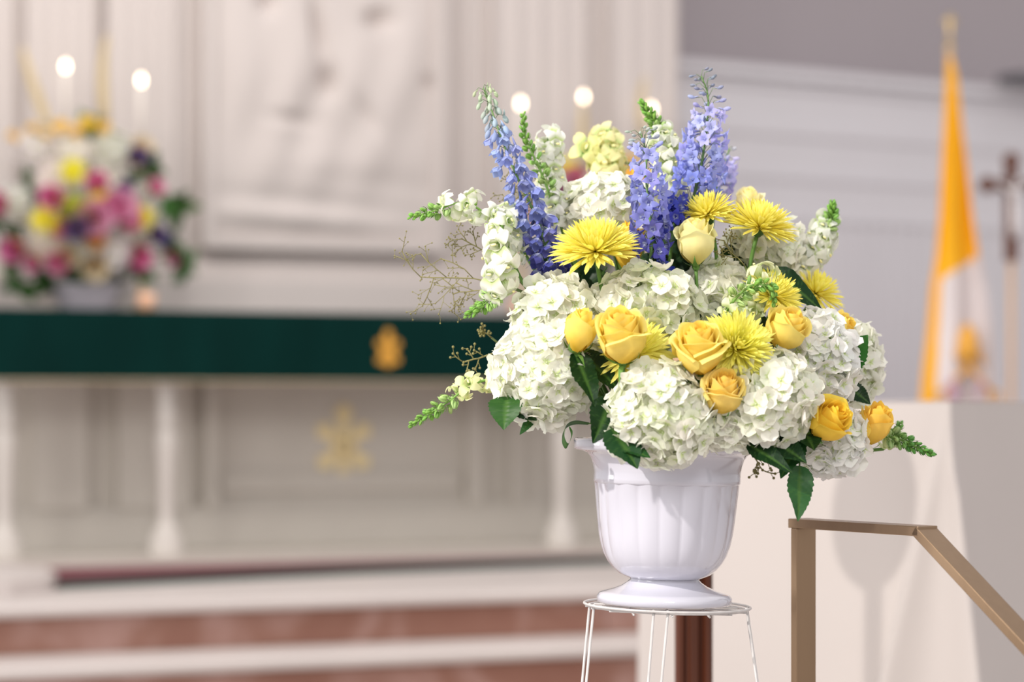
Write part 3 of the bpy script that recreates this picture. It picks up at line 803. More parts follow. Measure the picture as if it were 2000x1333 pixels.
# ---- rose
def rose(px, py, off, rpx, hpx, face, label, col, base=(.93, .50, .05), n=22, op=.7, stem=True, roll=None, sep=False):
    r = rpx / 1201; h = hpx / 1201; c = Q(px, py, off); d_ = Vector(face).normalized()
    m = frame(c - d_ * h * .5, d_, rnd.uniform(0, 6) if roll is None else roll)
    t = thing('rose', label, 'flower', m, 'yellow roses in the bouquet')
    mt = M['rosep'] if 'cream' in label else M['rose']
    for i in range(n):
        f = i / (n - 1); Rr = r * (.10 + .77 * f ** 1.0); W_ = R(lerp(120, 66, f ** .6)); ph = i * 2.25 + rnd.uniform(-.2, .2)
        Hh = h * (.90 + .10 * math.sin(PI * min(1, f * 1.25)) - .14 * max(0, f - .75) / .25 * op) * rnd.uniform(.97, 1.02)
        cu = op * f ** 2.2 * rnd.uniform(.7, 1.25); lean = op * max(0, f - .55) * .30 * rnd.uniform(.4, 1.2)
        wv = rnd.uniform(0, 6); pk = rnd.uniform(.03, .10)
        def fn(u, v):
            wvv = min(1, .42 + 1.05 * v) * (1 - .16 * max(0, v - .75) / .25)
            th = ph + u * W_ * wvv
            b = math.sin(min(1, v / .62) * PI / 2)
            rho = Rr * (.30 + .72 * b) * (1 + .13 * u * (1 - .6 * f))
            rho *= 1 - (.42 * (1 - f) ** 1.2 + .05) * max(0, v - .55) / .45
            k = max(0, (v - .72) / .28)
            rho += r * .34 * cu * k * k * (1 - .2 * u * u) + r * lean * v * v
            rho += r * .10 * f * abs(u) ** 3 * v * op
            rho += r * .025 * math.sin(u * 4 + wv) * k * (f > .3)
            z = h * .02 + Hh * v * (1 - (.08 + .10 * f) * abs(u) ** 2.4) - h * .15 * cu * k ** 3 + h * pk * f * k * math.exp(-(u / .25) ** 2)
            return (rho * math.cos(th), rho * math.sin(th), z)
        g = G().grid(14, 12, fn, tf=lambda u, v: min(1, (.15 + .75 * v) * (.35 + .65 * f) + .12 * abs(u)))
        obj('petal', g, mt, t, col=jit(col, .03))
    hip = G().lathe([(.001, -.010), (.004, -.009), (.0065, -.004), (.0065, .002), (r * .30, h * .03), (r * .32, h * .06)], 12)
    obj('hip', hip, M['green'], t, col=STEMC)
    for k in range(5):
        a = k * 2 * PI / 5; dn = -1 if (k % 2 and not sep) else 1
        def sf(u, v):
            w_ = (1 - v) * (.35 + .65 * min(1, v * 4)) * .006 * u
            rr = .006 + (r * .62 * math.sin(min(1, v * 1.1) * PI / 2) if dn > 0 else r * .7 * v)
            zz = (h * .32 * v ** 1.3 if dn > 0 else -h * .22 * v * v) - .001
            return (rr * math.cos(a) - w_ * math.sin(a), rr * math.sin(a) + w_ * math.cos(a), zz)
        obj('sepal', G().grid(2, 6, sf), M['green'], t, col=(.14, .30, .06))
    if stem: stem_to_vase(t, c - d_ * (h * .5 + .008), d_, .0030)
    return t

# ---- chrysanthemum
def mum_petal(r_, inner=0):
    ph = r_.uniform(-.3, .3); up = r_.uniform(.30, .55) if inner else r_.uniform(.05, .35); cuptip = r_.uniform(.4, 1)
    def fn(u, v):
        w_ = .052 * (.45 + .9 * math.sin(PI * min(1, v * .92) ** 1.3)) * (1 if v < .9 else math.sqrt(max(.02, 1 - ((v - .9) / .1) ** 2)))
        x = u * w_ + ph * .25 * v * v; y = v
        z = up * v * v * .6 + .9 * w_ * u * u * cuptip
        return (x, y, z)
    return G().grid(2, 7, fn).mesh('petal', M['mum'])
MP = [mum_petal(_r) for _ in range(5)]; MPI = [mum_petal(_r, 1) for _ in range(4)]
YEL = (1.0, .91, .24)
def mum(px, py, off, rpx, face, label, n=170, col=YEL, pmax=105, flat=1.0, droop=0, stem=True, grp='yellow chrysanthemums in the bouquet', hollow=0):
    r = rpx / 1201; c = Q(px, py, off); d_ = Vector(face).normalized()
    m = frame(c, d_, rnd.uniform(0, 6)); t = thing('chrysanthemum', label, 'flower', m, grp)
    obj('calyx', G().lathe([(.001, -.012), (.005, -.011), (.010, -.004), (.012, .002), (.008, .006)], 12), M['green'], t, col=(.06, .14, .03))
    for i in range(n):
        f = (i + .5) / n; pol = R(lerp(6, pmax, f ** .62)) + rnd.gauss(0, .06); az = i * GA + rnd.gauss(0, .06)
        dr_ = Vector((math.sin(pol) * math.cos(az), math.sin(pol) * math.sin(az), math.cos(pol) * flat)).normalized()
        L_ = r * lerp(.42, 1.0, f ** .5) * rnd.uniform(.88, 1.08)
        base = Vector((dr_.x * .009, dr_.y * .009, .004 + dr_.z * .007))
        y = dr_; zz = Vector((0, 0, 1)) - y * y.z
        zz = zz if zz.length > .1 else Vector((1, 0, 0)) - y * y.x
        zz.normalize(); x = y.cross(zz)
        mm = Matrix.Translation(base) @ Matrix((x, y, zz)).transposed().to_4x4() @ Matrix.Rotation(-.12 - droop * f, 4, 'X') @ Matrix.Diagonal((L_ * (.85 if f > .3 else 1.1), L_, L_, 1))
        q = 1 - f; cc = jit(tuple(lerp(a, b, .35 * q * q) for a, b in zip(col, (.97, .93, .14))), .04)
        obj('petal', (MP if f > .35 else MPI)[rnd.randrange(5 if f > .35 else 4)], None, t, mm, cc)
    if stem: stem_to_vase(t, c - d_ * .011, d_, .0034, k=.25)
    return t

# ---- delphinium
def del_floret(r_, open_=.5, spur=True):
    g = G()
    for k in range(5):
        a = k * 2 * PI / 5 + r_.uniform(-.15, .15); L_ = .0150 * r_.uniform(.85, 1.15); Wd = .0054 * r_.uniform(.9, 1.1)
        flare = lerp(.35, 1.25, open_) * r_.uniform(.85, 1.15)
        def fn(u, v):
            w_ = math.sin(PI * min(1, (.14 + .84 * v)) ** .9) ** .7; x = u * w_ * Wd
            aa = flare * (.35 + .65 * v)      # angle from axis grows along the petal
            rad = .0018 + L_ * v * math.sin(aa) + (.002 * math.sin(PI * v) if open_ < .5 else 0)
            z = L_ * v * math.cos(aa) - .10 * Wd * u * u * (1 if v > .6 else -1)
            return (x, rad, z)
        g.merge(G().grid(4, 5, fn), Matrix.Rotation(a, 4, 'Z'))
    for k in range(3):
        a = k * 2.1 + .4
        def fb_(u, v): return (u * .0015 * math.sin(PI * (.1 + .85 * v)), .0012 + .002 * v, .006 * v + .001)
        g.merge(G().grid(2, 3, fb_, tf=lambda u, v: -.2), Matrix.Rotation(a, 4, 'Z'))
    g.tube([(0, 0, .002), (0, -.001, -.004), (0, -.0035, -.0095), (0, -.0065, -.014)], [.0024, .0022, .0014, .0005], 6, ts=[.5, .7, .9, 1])
    return g
DFB = [del_floret(_r, .15).mesh('floret', M['del_']) for _ in range(4)]
DFO = [del_floret(_r, .80).mesh('floret', M['del_']) for _ in range(4)]
def bud_g():
    g = G().lathe([(.0003, -.001), (.0022, .001), (.0034, .0045), (.0034, .008), (.0022, .011), (.0003, .0125)], 8)
    g.tube([(0, 0, .001), (0, -.003, -.003), (0, -.0045, -.007)], [.0018, .0012, .0004], 5); return g
BUD = bud_g().mesh('bud', M['del_'])
def delphinium(pts, label, cols, n=34, nb=16, width=(22, 55), bell=True, budfrac=.28, split=0.0, size=1.0, grp='blue delphinium spires in the bouquet'):
    """pts run from the tip down; cols: bud, upper, lower"""
    W3 = catmull([Q(*p) for p in pts], 8); m = len(W3)
    t = thing('delphinium', label, 'flower', Matrix.Translation(W3[-1]), grp); inv_ = t.matrix_basis.inverted()
    seg(t, W3[::-1], .0030, .0010, (.16, .30, .09), n=6)
    def at(s_):
        x = s_ * (m - 1); i = min(m - 2, int(x)); return W3[i].lerp(W3[i + 1], x - i), (W3[i] - W3[i + 1]).normalized()
    tot = n + nb; ped = G()
    for i in range(tot):
        isb = i < nb; s_ = lerp(.0, budfrac, (i / nb) ** .9) if isb else lerp(budfrac * .92, .97, ((i - nb) / n) ** .95)
        p, tg = at(s_); az = i * GA + rnd.uniform(-.3, .3)
        x = tg.orthogonal().normalized(); y = tg.cross(x); outd = x * math.cos(az) + y * math.sin(az)
        wpx = lerp(width[0], width[1], min(1, s_ / .75) ** .8) * rnd.uniform(.65, 1.05); dist = wpx / 1201 * (.55 if isb else .52)
        end = p + outd * dist + tg * dist * (.7 if not bell else .2)
        if bell: ax = (outd * .55 + Vector((0, 0, -1)) * 1.0 + Vector((rnd.gauss(0, .15),) * 3)).normalized()
        else: ax = (outd + Vector((rnd.gauss(0, .2), rnd.gauss(0, .2) - .1, rnd.gauss(-.1, .2)))).normalized()
        if isb: ax = (outd * (.5 if bell else 1) + Vector((0, 0, -1 if bell else .25))).normalized()
        mid = (p + end) / 2 + tg * dist * .4
        ped.tube([inv_ @ q for q in (p, mid, end)], .0006, 4)
        k = max(0, (s_ - budfrac) / (1 - budfrac))
        if isb:
            q = i / nb; col = jit(tuple(lerp(a, b, q * q) for a, b in zip(cols[0], cols[1])), .1)
            obj('bud', BUD, None, t, inv_ @ frame(end, ax, rnd.uniform(0, 6)) @ Matrix.Scale(lerp(.65, 1.15, q) * size, 4), col)
        else:
            col = jit(tuple(lerp(a, b, k) for a, b in zip(cols[1], cols[2])), .12)
            obj('floret', (DFB if bell else DFO)[rnd.randrange(4)], None, t, inv_ @ frame(end, ax, rnd.uniform(0, 6)) @ Matrix.Scale(lerp(.85, 1.15, min(1, k * 2)) * rnd.uniform(.9, 1.1) * size, 4), col)
    obj('pedicels', ped, M['green'], t, col=(.20, .28, .16), kind='stuff')
    stem_to_vase(t, W3[-1], at(1)[1], .0032)
    return t

# ---- snapdragon
def snap_bloom(r_, s=1.0):
    g = G()
    def tube_(u, v):
        q = u * 2 * PI; r0 = lerp(.0035, .0065, math.sin(v * PI * .6)) * s; return (r0 * math.cos(q), r0 * math.sin(q) * 1.15 - .002 * v * s, v * .017 * s)
    g.grid(10, 4, tube_, tf=lambda u, v: v * .6, wrap=True)
    def lobe(cx, ang, L_, Wd, bend, y0, sgn):
        ph = r_.uniform(0, 6)
        def fn(u, v):
            w_ = math.sin(PI * min(1, .22 + .72 * v)) ** .6; x = u * w_ * Wd
            aa = bend * v; y = y0 + sgn * L_ * v * math.sin(.75 + aa * .5); z = .015 * s + L_ * v * math.cos(.75 + aa) + .0012 * math.sin(u * 4 + ph) * v
            p = Vector((x, y, z)); return Matrix.Rotation(ang, 3, 'Z') @ p + Vector((cx, 0, 0))
        g.grid(4, 5, fn)
    for sg in (-1, 1): lobe(sg * .003 * s, -sg * .45, .0175 * s, .0075 * s, 1.0, .004 * s, 1)
    for k, a in ((0, 0), (-1, -.75), (1, .75)): lobe(k * .003 * s, a, .0120 * s, .0065 * s, 1.7, -.004 * s, -1)
    g.ball((0, -.003 * s, .0185 * s), (.0034 * s, .0016 * s, .0014 * s), 8, 6, mi=1)
    # green sepals
    for k in range(5):
        a = k * 1.257
        g.add([(math.cos(a - .5) * .003, math.sin(a - .5) * .003, -.001), (math.cos(a + .5) * .003, math.sin(a + .5) * .003, -.001), (math.cos(a) * .0058, math.sin(a) * .0058, .007)], [(0, 1, 2)], [0, 0, 0], 2)
    return g
M['sep'] = mat('snapdragon_sepal', (.22, .42, .08), .5)
SB = [snap_bloom(_r, _r.uniform(.9, 1.1)).mesh('bloom', [M['snap'], M['yellow'], M['sep']]) for _ in range(5)]
def snap_bud():
    g = G().ball((0, 0, .0045), (.0028, .0028, .0050), 8, 6)
    for k in range(4):
        a = k * PI / 2 + .3
        def fn(u, v): return Vector((math.cos(a), math.sin(a), 0)) * (.0032 + .0016 * math.sin(PI * v)) + Vector((-math.sin(a), math.cos(a), 0)) * u * .0022 * (1 - v * .9) + Vector((0, 0, -.001 + v * .010))
        g.grid(2, 3, fn)
    return g
SBUD = snap_bud().mesh('bud', M['green'])
def snapdragon(pts, label, n=12, nb=22, budfrac=.4, col=(.93, .93, .86), width=34, hang=.0, size=1.0, grp='white and cream snapdragons in the bouquet', stem=True, bcol=(.22, .46, .08)):
    W3 = catmull([Q(*p) for p in pts], 8); m = len(W3)
    t = thing('snapdragon', label, 'flower', Matrix.Translation(W3[-1]), grp); inv_ = t.matrix_basis.inverted()
    seg(t, W3[::-1], .0027, .0012, (.24, .44, .10), n=6)
    def at(s_):
        x = s_ * (m - 1); i = min(m - 2, int(x)); return W3[i].lerp(W3[i + 1], x - i), (W3[i] - W3[i + 1]).normalized()
    for i in range(nb + n):
        isb = i < nb; s_ = lerp(0, budfrac, i / nb) if isb else lerp(budfrac, .98, (i - nb + .5) / n)
        p, tg = at(s_); az = i * GA + rnd.uniform(-.2, .2); x = tg.orthogonal().normalized(); y = tg.cross(x); outd = x * math.cos(az) + y * math.sin(az)
        if isb:
            q = i / nb; ax = (tg * lerp(1.1, .35, q) + outd * lerp(.5, 1, q)).normalized()
            c_ = jit(tuple(lerp(a, b, .55 * max(0, q - .55) / .45) for a, b in zip(bcol, (.72, .84, .42))), .12)
            obj('bud', SBUD, None, t, inv_ @ frame(p + outd * lerp(.0012, .008, q), ax, rnd.uniform(0, 6)) @ Matrix.Scale(lerp(.75, 1.6, q) * size, 4), c_)
        else:
            ax = (outd + tg * rnd.uniform(.2, .9) + Vector((rnd.gauss(0, .15), -.15, rnd.gauss(-hang, .2)))).normalized()
            obj('bloom', SB[rnd.randrange(5)], None, t, inv_ @ frame(p + outd * .004, ax, 0, up=tg if abs(ax.dot(tg)) < .95 else Vector((0, 0, 1))) @ Matrix.Rotation(PI / 2 * 0, 4, 'Z') @ Matrix.Scale(rnd.uniform(.80, 1.25) * size * width / 34, 4), jit(col, .03))
    if stem: stem_to_vase(t, W3[-1], at(1)[1], .0030)
    return t

# ---- seeded twig
def twig(base, tip, label, spread=.5, seed=1, col=(.20, .20, .07), depth=3, name='seeded_twig', big=1.0, vase=True):
    r_ = random.Random(seed); b = Q(*base); e_ = Q(*tip); t = thing(name, label, 'twig', Matrix.Translation(b), 'seeded filler twigs in the bouquet')
    g = G(); sg = G()
    def br(p, d_, L_, lv):
        n = 6 if lv == depth else 3; q = p; pts = [p]; sd0 = r_.choice((-1, 1))
        for k in range(n):
            d_ = (d_ + Vector((r_.gauss(0, .14), r_.gauss(0, .08), r_.gauss(0, .14)))).normalized(); q = q + d_ * L_ / n; pts.append(q)
            if lv > 0 and k > 0 - (lv < depth):
                sd0 = -sd0; ax = Vector((r_.gauss(0, .3), -1, r_.gauss(0, .3))).normalized()
                br(q, Matrix.Rotation(sd0 * r_.uniform(.6, 1.1), 3, ax) @ d_, L_ * (r_.uniform(.34, .5) if lv == depth else r_.uniform(.4, .55)), lv - 1)
        g.tube(pts, [.00075 * big * (.5 + .3 * lv)] * len(pts), 4)
        sg.ball(q, .0014 * big, 6, 4)
    br(Vector((0, 0, 0)), (e_ - b).normalized(), (e_ - b).length, depth)
    obj('branch', g, M['twig'], t); obj('seeds', sg, M['twig'], t, kind='stuff')
    if vase: stem_to_vase(t, b, (e_ - b).normalized(), .0018, (.12, .16, .05))
    return t

# ================================================================= THE BOUQUET
hy = {}
hy['h1'] = hydrangea(1178, 408, .10, 80, 'white hydrangea behind the upper-left chrysanthemum, between two blue spires', 130, ell=(1.0, .9, .85), face=(-.25, -.75, .6))
hy['h2'] = hydrangea(1078, 625, -.06, 86, 'white hydrangea at the left edge, the upper of two joined heads', 140, face=(-.55, -.8, .35))
hy['h3'] = hydrangea(1055, 733, -.10, 98, 'large white hydrangea low on the left edge, left of the big dark leaves', 165, face=(-.4, -.9, -.15), ell=(1.04, 1.0, .85))
hy['h4'] = hydrangea(1262, 598, -.05, 104, 'creamy green-white hydrangea in the centre, above the two biggest roses', 160, ell=(1.08, .72, .85), face=(-.05, -.8, .6), green=.6)
hy['h5'] = hydrangea(1292, 815, -.19, 98, 'white hydrangea hanging over the front rim of the urn', 160, face=(-.05, -.95, -.2), green=.45)
hy['h6'] = hydrangea(1490, 782, -.15, 98, 'large white hydrangea right of the lowest central rose', 165, ell=(1.18, .95, .85), face=(.15, -.97, -.05))
hy['h7'] = hydrangea(1600, 705, -.04, 92, 'bright white hydrangea on the right, above the deep yellow rose', 150, ell=(.88, 1.05, .85), face=(.5, -.8, .2), tint=(.96, .96, .94), green=.1)
hy['h8'] = hydrangea(1630, 868, -.06, 66, 'small white hydrangea low on the right, under the deep yellow rose', 100, face=(.4, -.75, -.5), tint=(.96, .96, .94), green=.1)
hy['h9'] = hydrangea(1672, 708, .09, 66, 'white hydrangea at the far right edge behind the others', 110, ell=(.85, 1.2, .8), face=(.7, -.6, .1))
hy['h10'] = hydrangea(1402, 572, .03, 64, 'white hydrangea below the cream rose, with a green snapdragon across it', 105, ell=(.95, 1.05, .8), face=(.05, -.85, .4))
hy['h11'] = hydrangea(1500, 475, .12, 70, 'white hydrangea under the two upper-right chrysanthemums', 110, ell=(1.05, .9, .8), face=(.4, -.7, .5))
hy['h12'] = hydrangea(1296, 395, .16, 52, 'white hydrangea far back between the two right blue spires', 85, face=(0, -.7, .6))
hy['h13'] = hydrangea(1420, 835, -.16, 48, 'white hydrangea tucked at the urn rim right of the front one', 75, ell=(1.1, .8, .8), face=(0, -.9, -.2))
hy['h14'] = hydrangea(1590, 800, .02, 62, 'white hydrangea directly behind the deep yellow rose', 95, face=(.5, -.8, 0), tint=(.96, .96, .94), green=.1)

BY = (1.0, .87, .27); DY = (1.0, .76, .10); PALE = (1.0, .96, .55)
rose(1213, 659, -.20, 48, 110, (-.08, -.53, .85), 'large yellow rose in front of the left spidery chrysanthemum', BY, n=28, op=.75)
rose(1133, 648, -.16, 35, 84, (.15, -.30, .95), 'slim yellow rosebud against the left hydrangeas', (1, .86, .22), n=16, op=.25)
rose(1366, 684, -.20, 51, 104, (-.02, -.54, .84), 'large yellow rose left of the bright central chrysanthemum', BY, n=28, op=.95)
rose(1413, 769, -.20, 39, 90, (.08, -.58, .80), 'yellow rose with tight spiral centre, below the central chrysanthemum', (1, .82, .28), n=28, op=.75)
rose(1535, 645, -.12, 45, 82, (.35, -.50, .80), 'yellow rose on the right of centre over white hydrangea', BY, n=22, op=.5)
rose(1358, 474, -.02, 42, 90, (-.05, -.30, .95), 'pale cream rose high in the bouquet beside the dark blue florets', PALE, n=20, op=.55, sep=True)
rose(1228, 484, .02, 33, 100, (.05, -.25, .97), 'orange-yellow rosebud behind the upper-left chrysanthemum', (1, .74, .12), n=18, op=.3)
rose(1617, 824, -.14, 45, 88, (.55, -.70, .55), 'deep yellow rose low on the right in front of white hydrangea', DY, n=20, op=.55)
rose(1706, 832, -.04, 39, 88, (.35, -.45, .80), 'deep yellow rose at the lower right edge over the tablecloth', (1, .74, .16), n=18, op=.45)
rose(1636, 645, .02, 36, 70, (.75, -.50, .35), 'half hidden yellow rose above the bright green leaf on the right', (1, .84, .25), n=16, op=.5)
rose(1462, 392, .22, 30, 52, (.1, -.4, .9), 'small blurred cream rose behind the top right chrysanthemum', (1, .94, .58), n=14, op=.6)
rose(1246, 350, .26, 26, 50, (-.1, -.4, .9), 'small blurred orange rose behind the middle blue spire', (.97, .62, .15), n=14, op=.6)
rose(1278, 350, .28, 22, 44, (.2, -.4, .9), 'tiny blurred peach rose just right of the middle blue spire', (.97, .72, .30), n=12, op=.6)

mum(1164, 496, -.08, 82, (-.12, -.42, .90), 'upper-left yellow chrysanthemum seen from the side on its own stem', 290, pmax=94, droop=-.05)
mum(1383, 424, .02, 57, (-.35, -.30, .90), 'yellow chrysanthemum seen from the side above the cream rose', 240, pmax=96)
mum(1482, 450, .01, 74, (.28, -.20, .94), 'upper-right yellow chrysanthemum on a bare green stem', 280, pmax=96)
mum(1437, 682, -.16, 70, (.30, -.85, .40), 'bright central chrysanthemum facing the viewer with a green heart', 290, col=(1, .95, .25), pmax=95)
mum(1508, 582, -.05, 58, (.45, -.50, .75), 'yellow chrysanthemum behind the curling green snapdragon tip', 210, pmax=98)
mum(1590, 578, .10, 56, (.4, -.4, .85), 'soft yellow chrysanthemum at the back right beside the large dark leaf', 190, pmax=98)
mum(1240, 690, -.12, 78, (-.02, -.80, .50), 'spidery yellow chrysanthemum spreading behind the big left rose', 190, pmax=112, droop=.25, col=(1, .93, .25))

LB = (.42, .48, .86)
delphinium([(944, 172, .02), (960, 215, .02), (985, 285, 0), (1012, 350, 0), (1045, 420, 0), (1066, 480, 0), (1080, 545, 0)], 'leftmost blue delphinium spire with hanging bells', [(.55, .66, .44), (.40, .48, .82), (.05, .045, .38)], n=44, nb=26, width=(30, 52), size=1.22, bell=True, budfrac=.30)
delphinium([(1370, 148, .06), (1383, 190, .06), (1380, 250, .06), (1372, 310, .06), (1360, 365, .06), (1346, 415, .06)], 'tallest lavender-blue delphinium spire on the right', [(.30, .34, .42), (.56, .56, .90), (.24, .31, .85)], n=46, nb=20, width=(36, 78), bell=False, budfrac=.38, size=.98)
delphinium([(1252, 262, .0), (1262, 300, .0), (1262, 350, -.02), (1268, 410, -.03), (1272, 470, -.03), (1270, 520, -.03)], 'short middle delphinium spire in front of the white hydrangeas', [(.50, .56, .50), (.44, .47, .88), (.08, .08, .50)], n=34, nb=16, width=(38, 60), bell=False, budfrac=.24, size=1.02)
delphinium([(1425, 290, .28), (1412, 330, .27), (1400, 370, .26), (1395, 410, .25)], 'pale blurred delphinium behind the tallest spire', [(.62, .62, .74), (.56, .54, .84), (.50, .48, .84)], n=18, nb=8, width=(20, 50), bell=False, budfrac=.3)
delphinium([(1318, 395, .03), (1318, 430, .02), (1312, 470, .02)], 'deep blue delphinium florets left of the cream rose', [(.10, .12, .6), (.09, .11, .62), (.04, .05, .42)], n=20, nb=0, width=(34, 40), bell=False, budfrac=0)
delphinium([(1284, 520, .0), (1292, 548, .0), (1290, 575, .02)], 'dark blue delphinium florets above the central hydrangea', [(.05, .07, .4), (.05, .08, .5), (.03, .04, .36)], n=14, nb=0, width=(28, 34), bell=False, budfrac=0)
delphinium([(1102, 530, .05), (1066, 555, .05), (1040, 585, .06)], 'indigo delphinium florets in the gap above the left hydrangea', [(.05, .05, .3), (.05, .05, .33), (.03, .03, .24)], n=16, nb=0, width=(28, 40), bell=False, budfrac=0)

WG = (.92, .93, .84)
snapdragon([(802, 424, -.02), (850, 412, -.02), (905, 396, -.02), (955, 425, 0), (990, 480, .0), (1005, 520, .0)], 'leftmost white snapdragon reaching out with a green tip', n=13, nb=14, budfrac=.30, col=WG, width=40, hang=.3)
snapdragon([(912, 616, -.02), (945, 596, -.04), (978, 556, -.05), (980, 500, -.05), (980, 445, -.03), (996, 430, .03), (1012, 470, .08)], 'white snapdragon hanging down left above the altar cloth', n=20, nb=18, budfrac=.28, col=WG, width=46, hang=.2)
snapdragon([(1022, 224, .10), (1024, 262, .10), (1040, 300, .10), (1062, 350, .10), (1084, 410, .10), (1098, 450, .10)], 'upright white snapdragon just right of the leftmost blue spire', n=11, nb=30, budfrac=.75, col=(.93, .93, .88), width=38)
snapdragon([(1070, 268, .14), (1072, 300, .14), (1074, 345, .14), (1080, 385, .14)], 'creamy white snapdragon bloom cluster behind the left blue spire', n=12, nb=0, budfrac=0, col=(.93, .93, .87), width=42)
snapdragon([(1252, 200, .12), (1278, 238, .12), (1296, 280, .12), (1306, 330, .12), (1310, 375, .13)], 'green-tipped snapdragon between the two right blue spires', n=15, nb=28, budfrac=.42, col=(.92, .93, .80), width=44)
snapdragon([(1182, 258, .34), (1190, 290, .34), (1186, 330, .33), (1182, 370, .33)], 'blurred pale yellow snapdragon top behind the centre', n=12, nb=4, budfrac=.12, col=(.94, .90, .50), width=52)
snapdragon([(1135, 292, .34), (1165, 302, .34), (1190, 318, .34), (1222, 318, .34)], 'blurred yellow snapdragon side shoot behind the centre', n=6, nb=3, budfrac=.12, col=(.94, .90, .42), width=44)
snapdragon([(1626, 396, .16), (1622, 430, .16), (1600, 470, .16), (1575, 510, .15), (1556, 545, .14)], 'snapdragon with a green tip at the upper right edge', n=18, nb=24, budfrac=.36, col=(.92, .93, .86), width=42)
snapdragon([(804, 830, -.02), (840, 808, -.03), (880, 782, -.04), (915, 755, -.05), (955, 742, -.05), (990, 745, -.04)], 'low left snapdragon pointing out over the altar front', n=7, nb=22, budfrac=.45, col=(.90, .92, .55), width=32)
snapdragon([(1512, 592, -.14), (1506, 562, -.15), (1470, 558, -.15), (1438, 582, -.14), (1410, 625, -.12)], 'curling green snapdragon tip in front of the right chrysanthemum', n=3, nb=24, budfrac=.8, col=(.88, .92, .66), width=36)
snapdragon([(1495, 535, -.06), (1480, 560, -.06), (1465, 600, -.05), (1450, 630, -.04)], 'pale green-white snapdragon blooms under the curling tip', n=10, nb=0, budfrac=0, col=(.86, .91, .66), width=36)
snapdragon([(1822, 888, -.02), (1790, 874, -.02), (1755, 858, -.01), (1725, 850, .0)], 'green snapdragon tip pointing out at the lower right', n=1, nb=28, budfrac=.9, col=(.80, .88, .55), width=30, bcol=(.12, .34, .07))
snapdragon([(1758, 828, .04), (1750, 850, .04), (1738, 868, .03)], 'small snapdragon bud shoot beside the rightmost rose', n=1, nb=9, budfrac=.8, col=(.80, .88, .55), width=24, bcol=(.20, .40, .12))

twig((958, 500, .03), (908, 466, .05), 'fine seeded twig at the upper left, spreading upward', seed=3)
twig((975, 556, .02), (824, 552, .05), 'longest fine seeded twig reaching left at mid height', seed=5)
twig((965, 562, .02), (885, 590, .05), 'fine seeded twig drooping above the green altar cloth', seed=8)
twig((1010, 440, .08), (990, 370, .10), 'brown seeded twig between the left snapdragon and blue spire', seed=9)
twig((965, 690, .03), (905, 708, .03), 'green seeded sprig in front of the green altar cloth', seed=11, col=(.1, .2, .06), big=1.7, depth=2)
twig((960, 660, .04), (945, 645, .03), 'small green seeded sprig at the left hydrangea edge', seed=12, col=(.1, .2, .06), big=1.7, depth=2)
twig((1455, 520, .0), (1425, 462, .0), 'brown seeded twig beside the upper-right chrysanthemum stem', seed=14)
twig((1470, 880, .02), (1462, 940, .04), 'pale seeded sprig hanging at the right rim of the urn', seed=15, big=1.8, depth=2)

# leaves belong to the flower stem they grow from
LP = leaf_part
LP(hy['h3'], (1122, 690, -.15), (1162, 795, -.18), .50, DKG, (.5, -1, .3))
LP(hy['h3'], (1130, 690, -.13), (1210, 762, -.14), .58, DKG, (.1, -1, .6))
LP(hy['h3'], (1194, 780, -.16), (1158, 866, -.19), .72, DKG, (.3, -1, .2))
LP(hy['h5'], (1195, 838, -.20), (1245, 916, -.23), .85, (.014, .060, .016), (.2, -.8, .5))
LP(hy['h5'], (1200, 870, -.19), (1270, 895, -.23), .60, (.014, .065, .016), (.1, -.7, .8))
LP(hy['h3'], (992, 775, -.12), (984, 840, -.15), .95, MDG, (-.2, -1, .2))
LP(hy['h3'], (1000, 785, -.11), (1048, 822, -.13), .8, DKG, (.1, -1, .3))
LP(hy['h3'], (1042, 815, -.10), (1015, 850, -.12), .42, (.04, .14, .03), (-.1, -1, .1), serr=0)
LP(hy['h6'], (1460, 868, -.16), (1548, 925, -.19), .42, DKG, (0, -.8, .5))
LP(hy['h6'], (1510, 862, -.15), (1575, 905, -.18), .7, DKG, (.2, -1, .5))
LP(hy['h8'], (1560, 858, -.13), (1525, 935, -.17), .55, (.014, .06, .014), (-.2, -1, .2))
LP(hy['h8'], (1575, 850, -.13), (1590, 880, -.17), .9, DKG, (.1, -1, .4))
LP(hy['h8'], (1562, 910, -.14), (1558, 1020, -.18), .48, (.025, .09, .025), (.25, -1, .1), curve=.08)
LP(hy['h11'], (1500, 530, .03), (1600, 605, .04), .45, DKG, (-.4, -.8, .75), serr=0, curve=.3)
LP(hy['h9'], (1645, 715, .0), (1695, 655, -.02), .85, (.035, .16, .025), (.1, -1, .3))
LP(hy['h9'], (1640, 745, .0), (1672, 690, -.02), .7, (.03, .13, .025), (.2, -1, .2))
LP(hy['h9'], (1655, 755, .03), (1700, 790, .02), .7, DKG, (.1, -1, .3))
LP(hy['h8'], (1660, 868, -.05), (1672, 905, -.07), .45, MDG, (.1, -1, .2))
